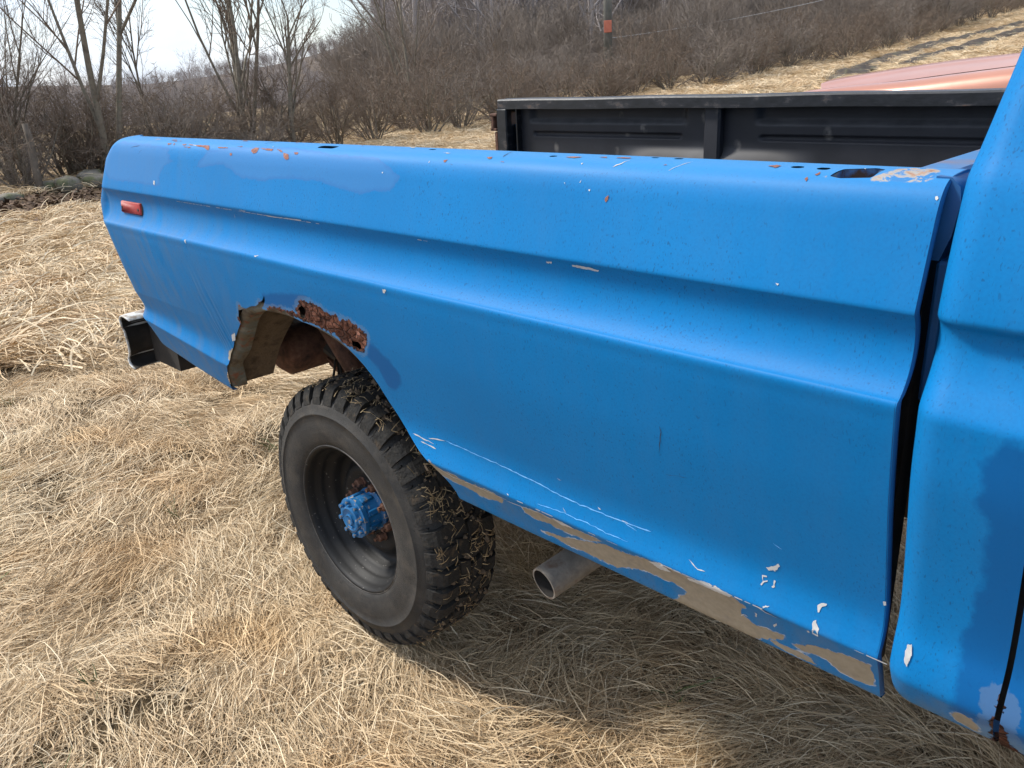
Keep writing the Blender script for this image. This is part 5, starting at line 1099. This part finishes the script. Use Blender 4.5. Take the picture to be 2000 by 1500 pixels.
# ------------------------------------------------------------------ fence post, stones, pole, wire, mud, litter
def rock(seed, size):
    r = np.random.default_rng(seed); V, F = [], []; nu, nv = 14, 9
    for j in range(nv):
        ph = -np.pi / 2 + np.pi * j / (nv - 1)
        for i in range(nu):
            a = 2 * np.pi * i / nu; V.append((math.cos(a) * math.cos(ph), math.sin(a) * math.cos(ph), math.sin(ph)))
    V = np.array(V); V = np.sign(V) * np.abs(V) ** .8
    n_ = 1 + .35 * (vnoise(V[:, 0] * 1.6 + seed, V[:, 1] * 1.6 + V[:, 2], seed) - .5) + .2 * (vnoise(V[:, 0] * 4 + seed, V[:, 2] * 4 + V[:, 1], seed + 1) - .5)
    V = V * n_[:, None] * np.asarray(size)
    F = [(j * nu + i, j * nu + (i + 1) % nu, (j + 1) * nu + (i + 1) % nu, (j + 1) * nu + i) for j in range(nv - 1) for i in range(nu)]
    return V, F
t = NT('mossy_field_stone'); v = t.coord()
M['stone'] = t.done(t.mix(t.maprange(t.noise(v, 4, 4), .45, .62), t.ramp(t.noise(v, 9, 6), [(.3, (.12, .105, .085)), (.7, (.26, .23, .19))]), (.10, .105, .05)), .95, t.bump(t.noise(v, 22, 6), .6, .03))
for k, (x, y, sx, sy, sz, lab) in enumerate(STONES):
    V_, F_ = rock(40 + k, (sx, sy, sz)); o = link('field_stone', mesh('field_stone', V_, F_, M['stone'], True)); o.location = (x, y, float(terrain(x, y)) + sz * .55)
    o.rotation_euler = (0, 0, k * 1.3); tag(o, lab, 'stone', 'stones of the tumbled wall')
M['post'] = simple('grey_weathered_wood', (.085, .068, .052), (.19, .155, .12), 7, .9, bump=.5)
px_, py_ = POST; zb_ = float(terrain(px_, py_)); fp = empty('fence_post', (px_, py_, zb_)); tag(fp, 'weathered wooden fence post leaning beside the stones', 'fence post')
mb = MB(); mb.tube([(0, 0, -.2), (.01, 0, .4), (.0, .03, .85), (-.02, .02, 1.12)], [.062, .060, .055, .048], 9); mb.build('shaft', M['post'], fp, smooth=True)
mb = MB(); mb.tube([(-.03, -.06, .80), (0, .065, .82)], .006, 5); mb.build('wire_staple', M['dark_steel'], fp)
px_, py_ = POLE; zb_ = float(terrain(px_, py_)); up = empty('utility_pole', (px_, py_, zb_)); tag(up, 'tall grey utility pole with a small orange marker plate', 'utility pole')
M['polewood'] = simple('grey_green_pole_wood', (.10, .10, .085), (.20, .19, .165), 2.5, .9, bump=.4)
M['orange'] = simple('faded_orange_plate', (.50, .13, .07), (.62, .19, .11), 5, .6)
mb = MB(); mb.tube([(0, 0, -.3), (0, 0, 4), (0, 0, 9.5)], [.19, .17, .13], 14); mb.build('shaft', M['polewood'], up, smooth=True)
dirc = CAM_POS[:2] - np.array(POLE); ac = math.atan2(dirc[1], dirc[0])
mb = MB(); mb.box((.205 * math.cos(ac), .205 * math.sin(ac), PLATE_Z), (.012, .16, .23), np.array([[math.cos(ac), -math.sin(ac), 0], [math.sin(ac), math.cos(ac), 0], [0, 0, 1]]), .006); mb.build('marker_plate', M['orange'], up)
mb = MB(); mb.box((0, 0, 9.0), (.06, 1.2, .06)); mb.build('crossarm', M['polewood'], up)
a, b = np.array(WIRE[0]), np.array(WIRE[1]); tt = np.linspace(0, 1, 24); P_ = a + (b - a) * tt[:, None]; P_[:, 2] -= .9 * 4 * tt * (1 - tt) * .35
M['wire'] = simple('pale_cable', (.42, .42, .42), (.55, .55, .55), 3, .5)
mb = MB(); mb.tube(P_, .008, 5); tag(mb.build('overhead_cable', M['wire']), 'thin pale cable sagging in front of the wooded hill', 'cable')
# rutted mud across the field
t = NT('wet_rutted_mud'); v = t.pos(); f = t.noise(v, 3.2, 6, .7)
M['rut'] = t.done(t.ramp(f, [(.36, (.024, .017, .011)), (.54, (.060, .042, .027)), (.64, (.10, .10, .045)), (.74, (.22, .16, .09))]), .8, t.bump(f, .8, .08))
for k, path in enumerate(RUTS):
    P_ = catmull(np.array([(a, b, 0) for a, b in path], float), .35)[:, :2]; T = np.gradient(P_, axis=0); T /= np.linalg.norm(T, axis=1)[:, None]; N_ = np.c_[-T[:, 1], T[:, 0]]; rows = []
    for q, off in enumerate(np.linspace(-1, 1, 9)):
        w = .75 * (1 + .5 * (vnoise(np.arange(len(P_)) * .5, np.full(len(P_), q * 3.1), 50 + k) - .5)); Q = P_ + N_ * (off * w * np.clip(np.minimum(np.arange(len(P_)), np.arange(len(P_))[::-1]) / 14, .05, 1))[:, None]
        en = np.clip(np.minimum(np.arange(len(P_)), np.arange(len(P_))[::-1]) / 14, 0, 1); hgt = .09 * (1 - abs(off)) + .26 * (vnoise(Q[:, 0] * 2.3, Q[:, 1] * 2.3, 60 + k) - .35) * (1 - off ** 2); rows.append(np.c_[Q, ground_z(Q[:, 0], Q[:, 1]) + .02 + hgt * en])
    Vv, Ff = strip(rows); o = link('mud_track', mesh('mud_track', Vv, Ff, M['rut'], True)); tag(o, ('dark churned mud rut', 'shorter mud rut beside the longer one')[k] + ' crossing the hillside field', 'mud track', kind='structure')
# fallen leaves under the hedge
n = 2600; P = np.c_[-11.0 + rng.normal(0, .85, n), rng.uniform(-1, 7.5, n)]; z = ground_z(P[:, 0], P[:, 1]) + rng.uniform(.01, .05, n)
a = rng.uniform(0, 6.28, n); s = rng.uniform(.03, .065, n); tl = rng.normal(0, .5, (n, 2)); VV = []
for cxx, cyy in ((-1, 0), (0, -.55), (1, 0), (0, .55)):
    dx = (cxx * np.cos(a) - cyy * np.sin(a)) * s; dy = (cxx * np.sin(a) + cyy * np.cos(a)) * s; VV.append(np.c_[P[:, 0] + dx, P[:, 1] + dy, z + dx * tl[:, 0] + dy * tl[:, 1] + (abs(cyy) > 0) * .006])
V_ = np.stack(VV, 1).reshape(-1, 3); M['leaf'] = simple('dead_leaves', (.06, .036, .022), (.19, .115, .065), 3, .85)
lf = link('leaf_litter', mesh('leaf_litter', V_, np.arange(4 * n).reshape(n, 4), M['leaf'])); tag(lf, 'brown fallen leaves strewn along the foot of the hedgerow', 'leaves', kind='stuff')
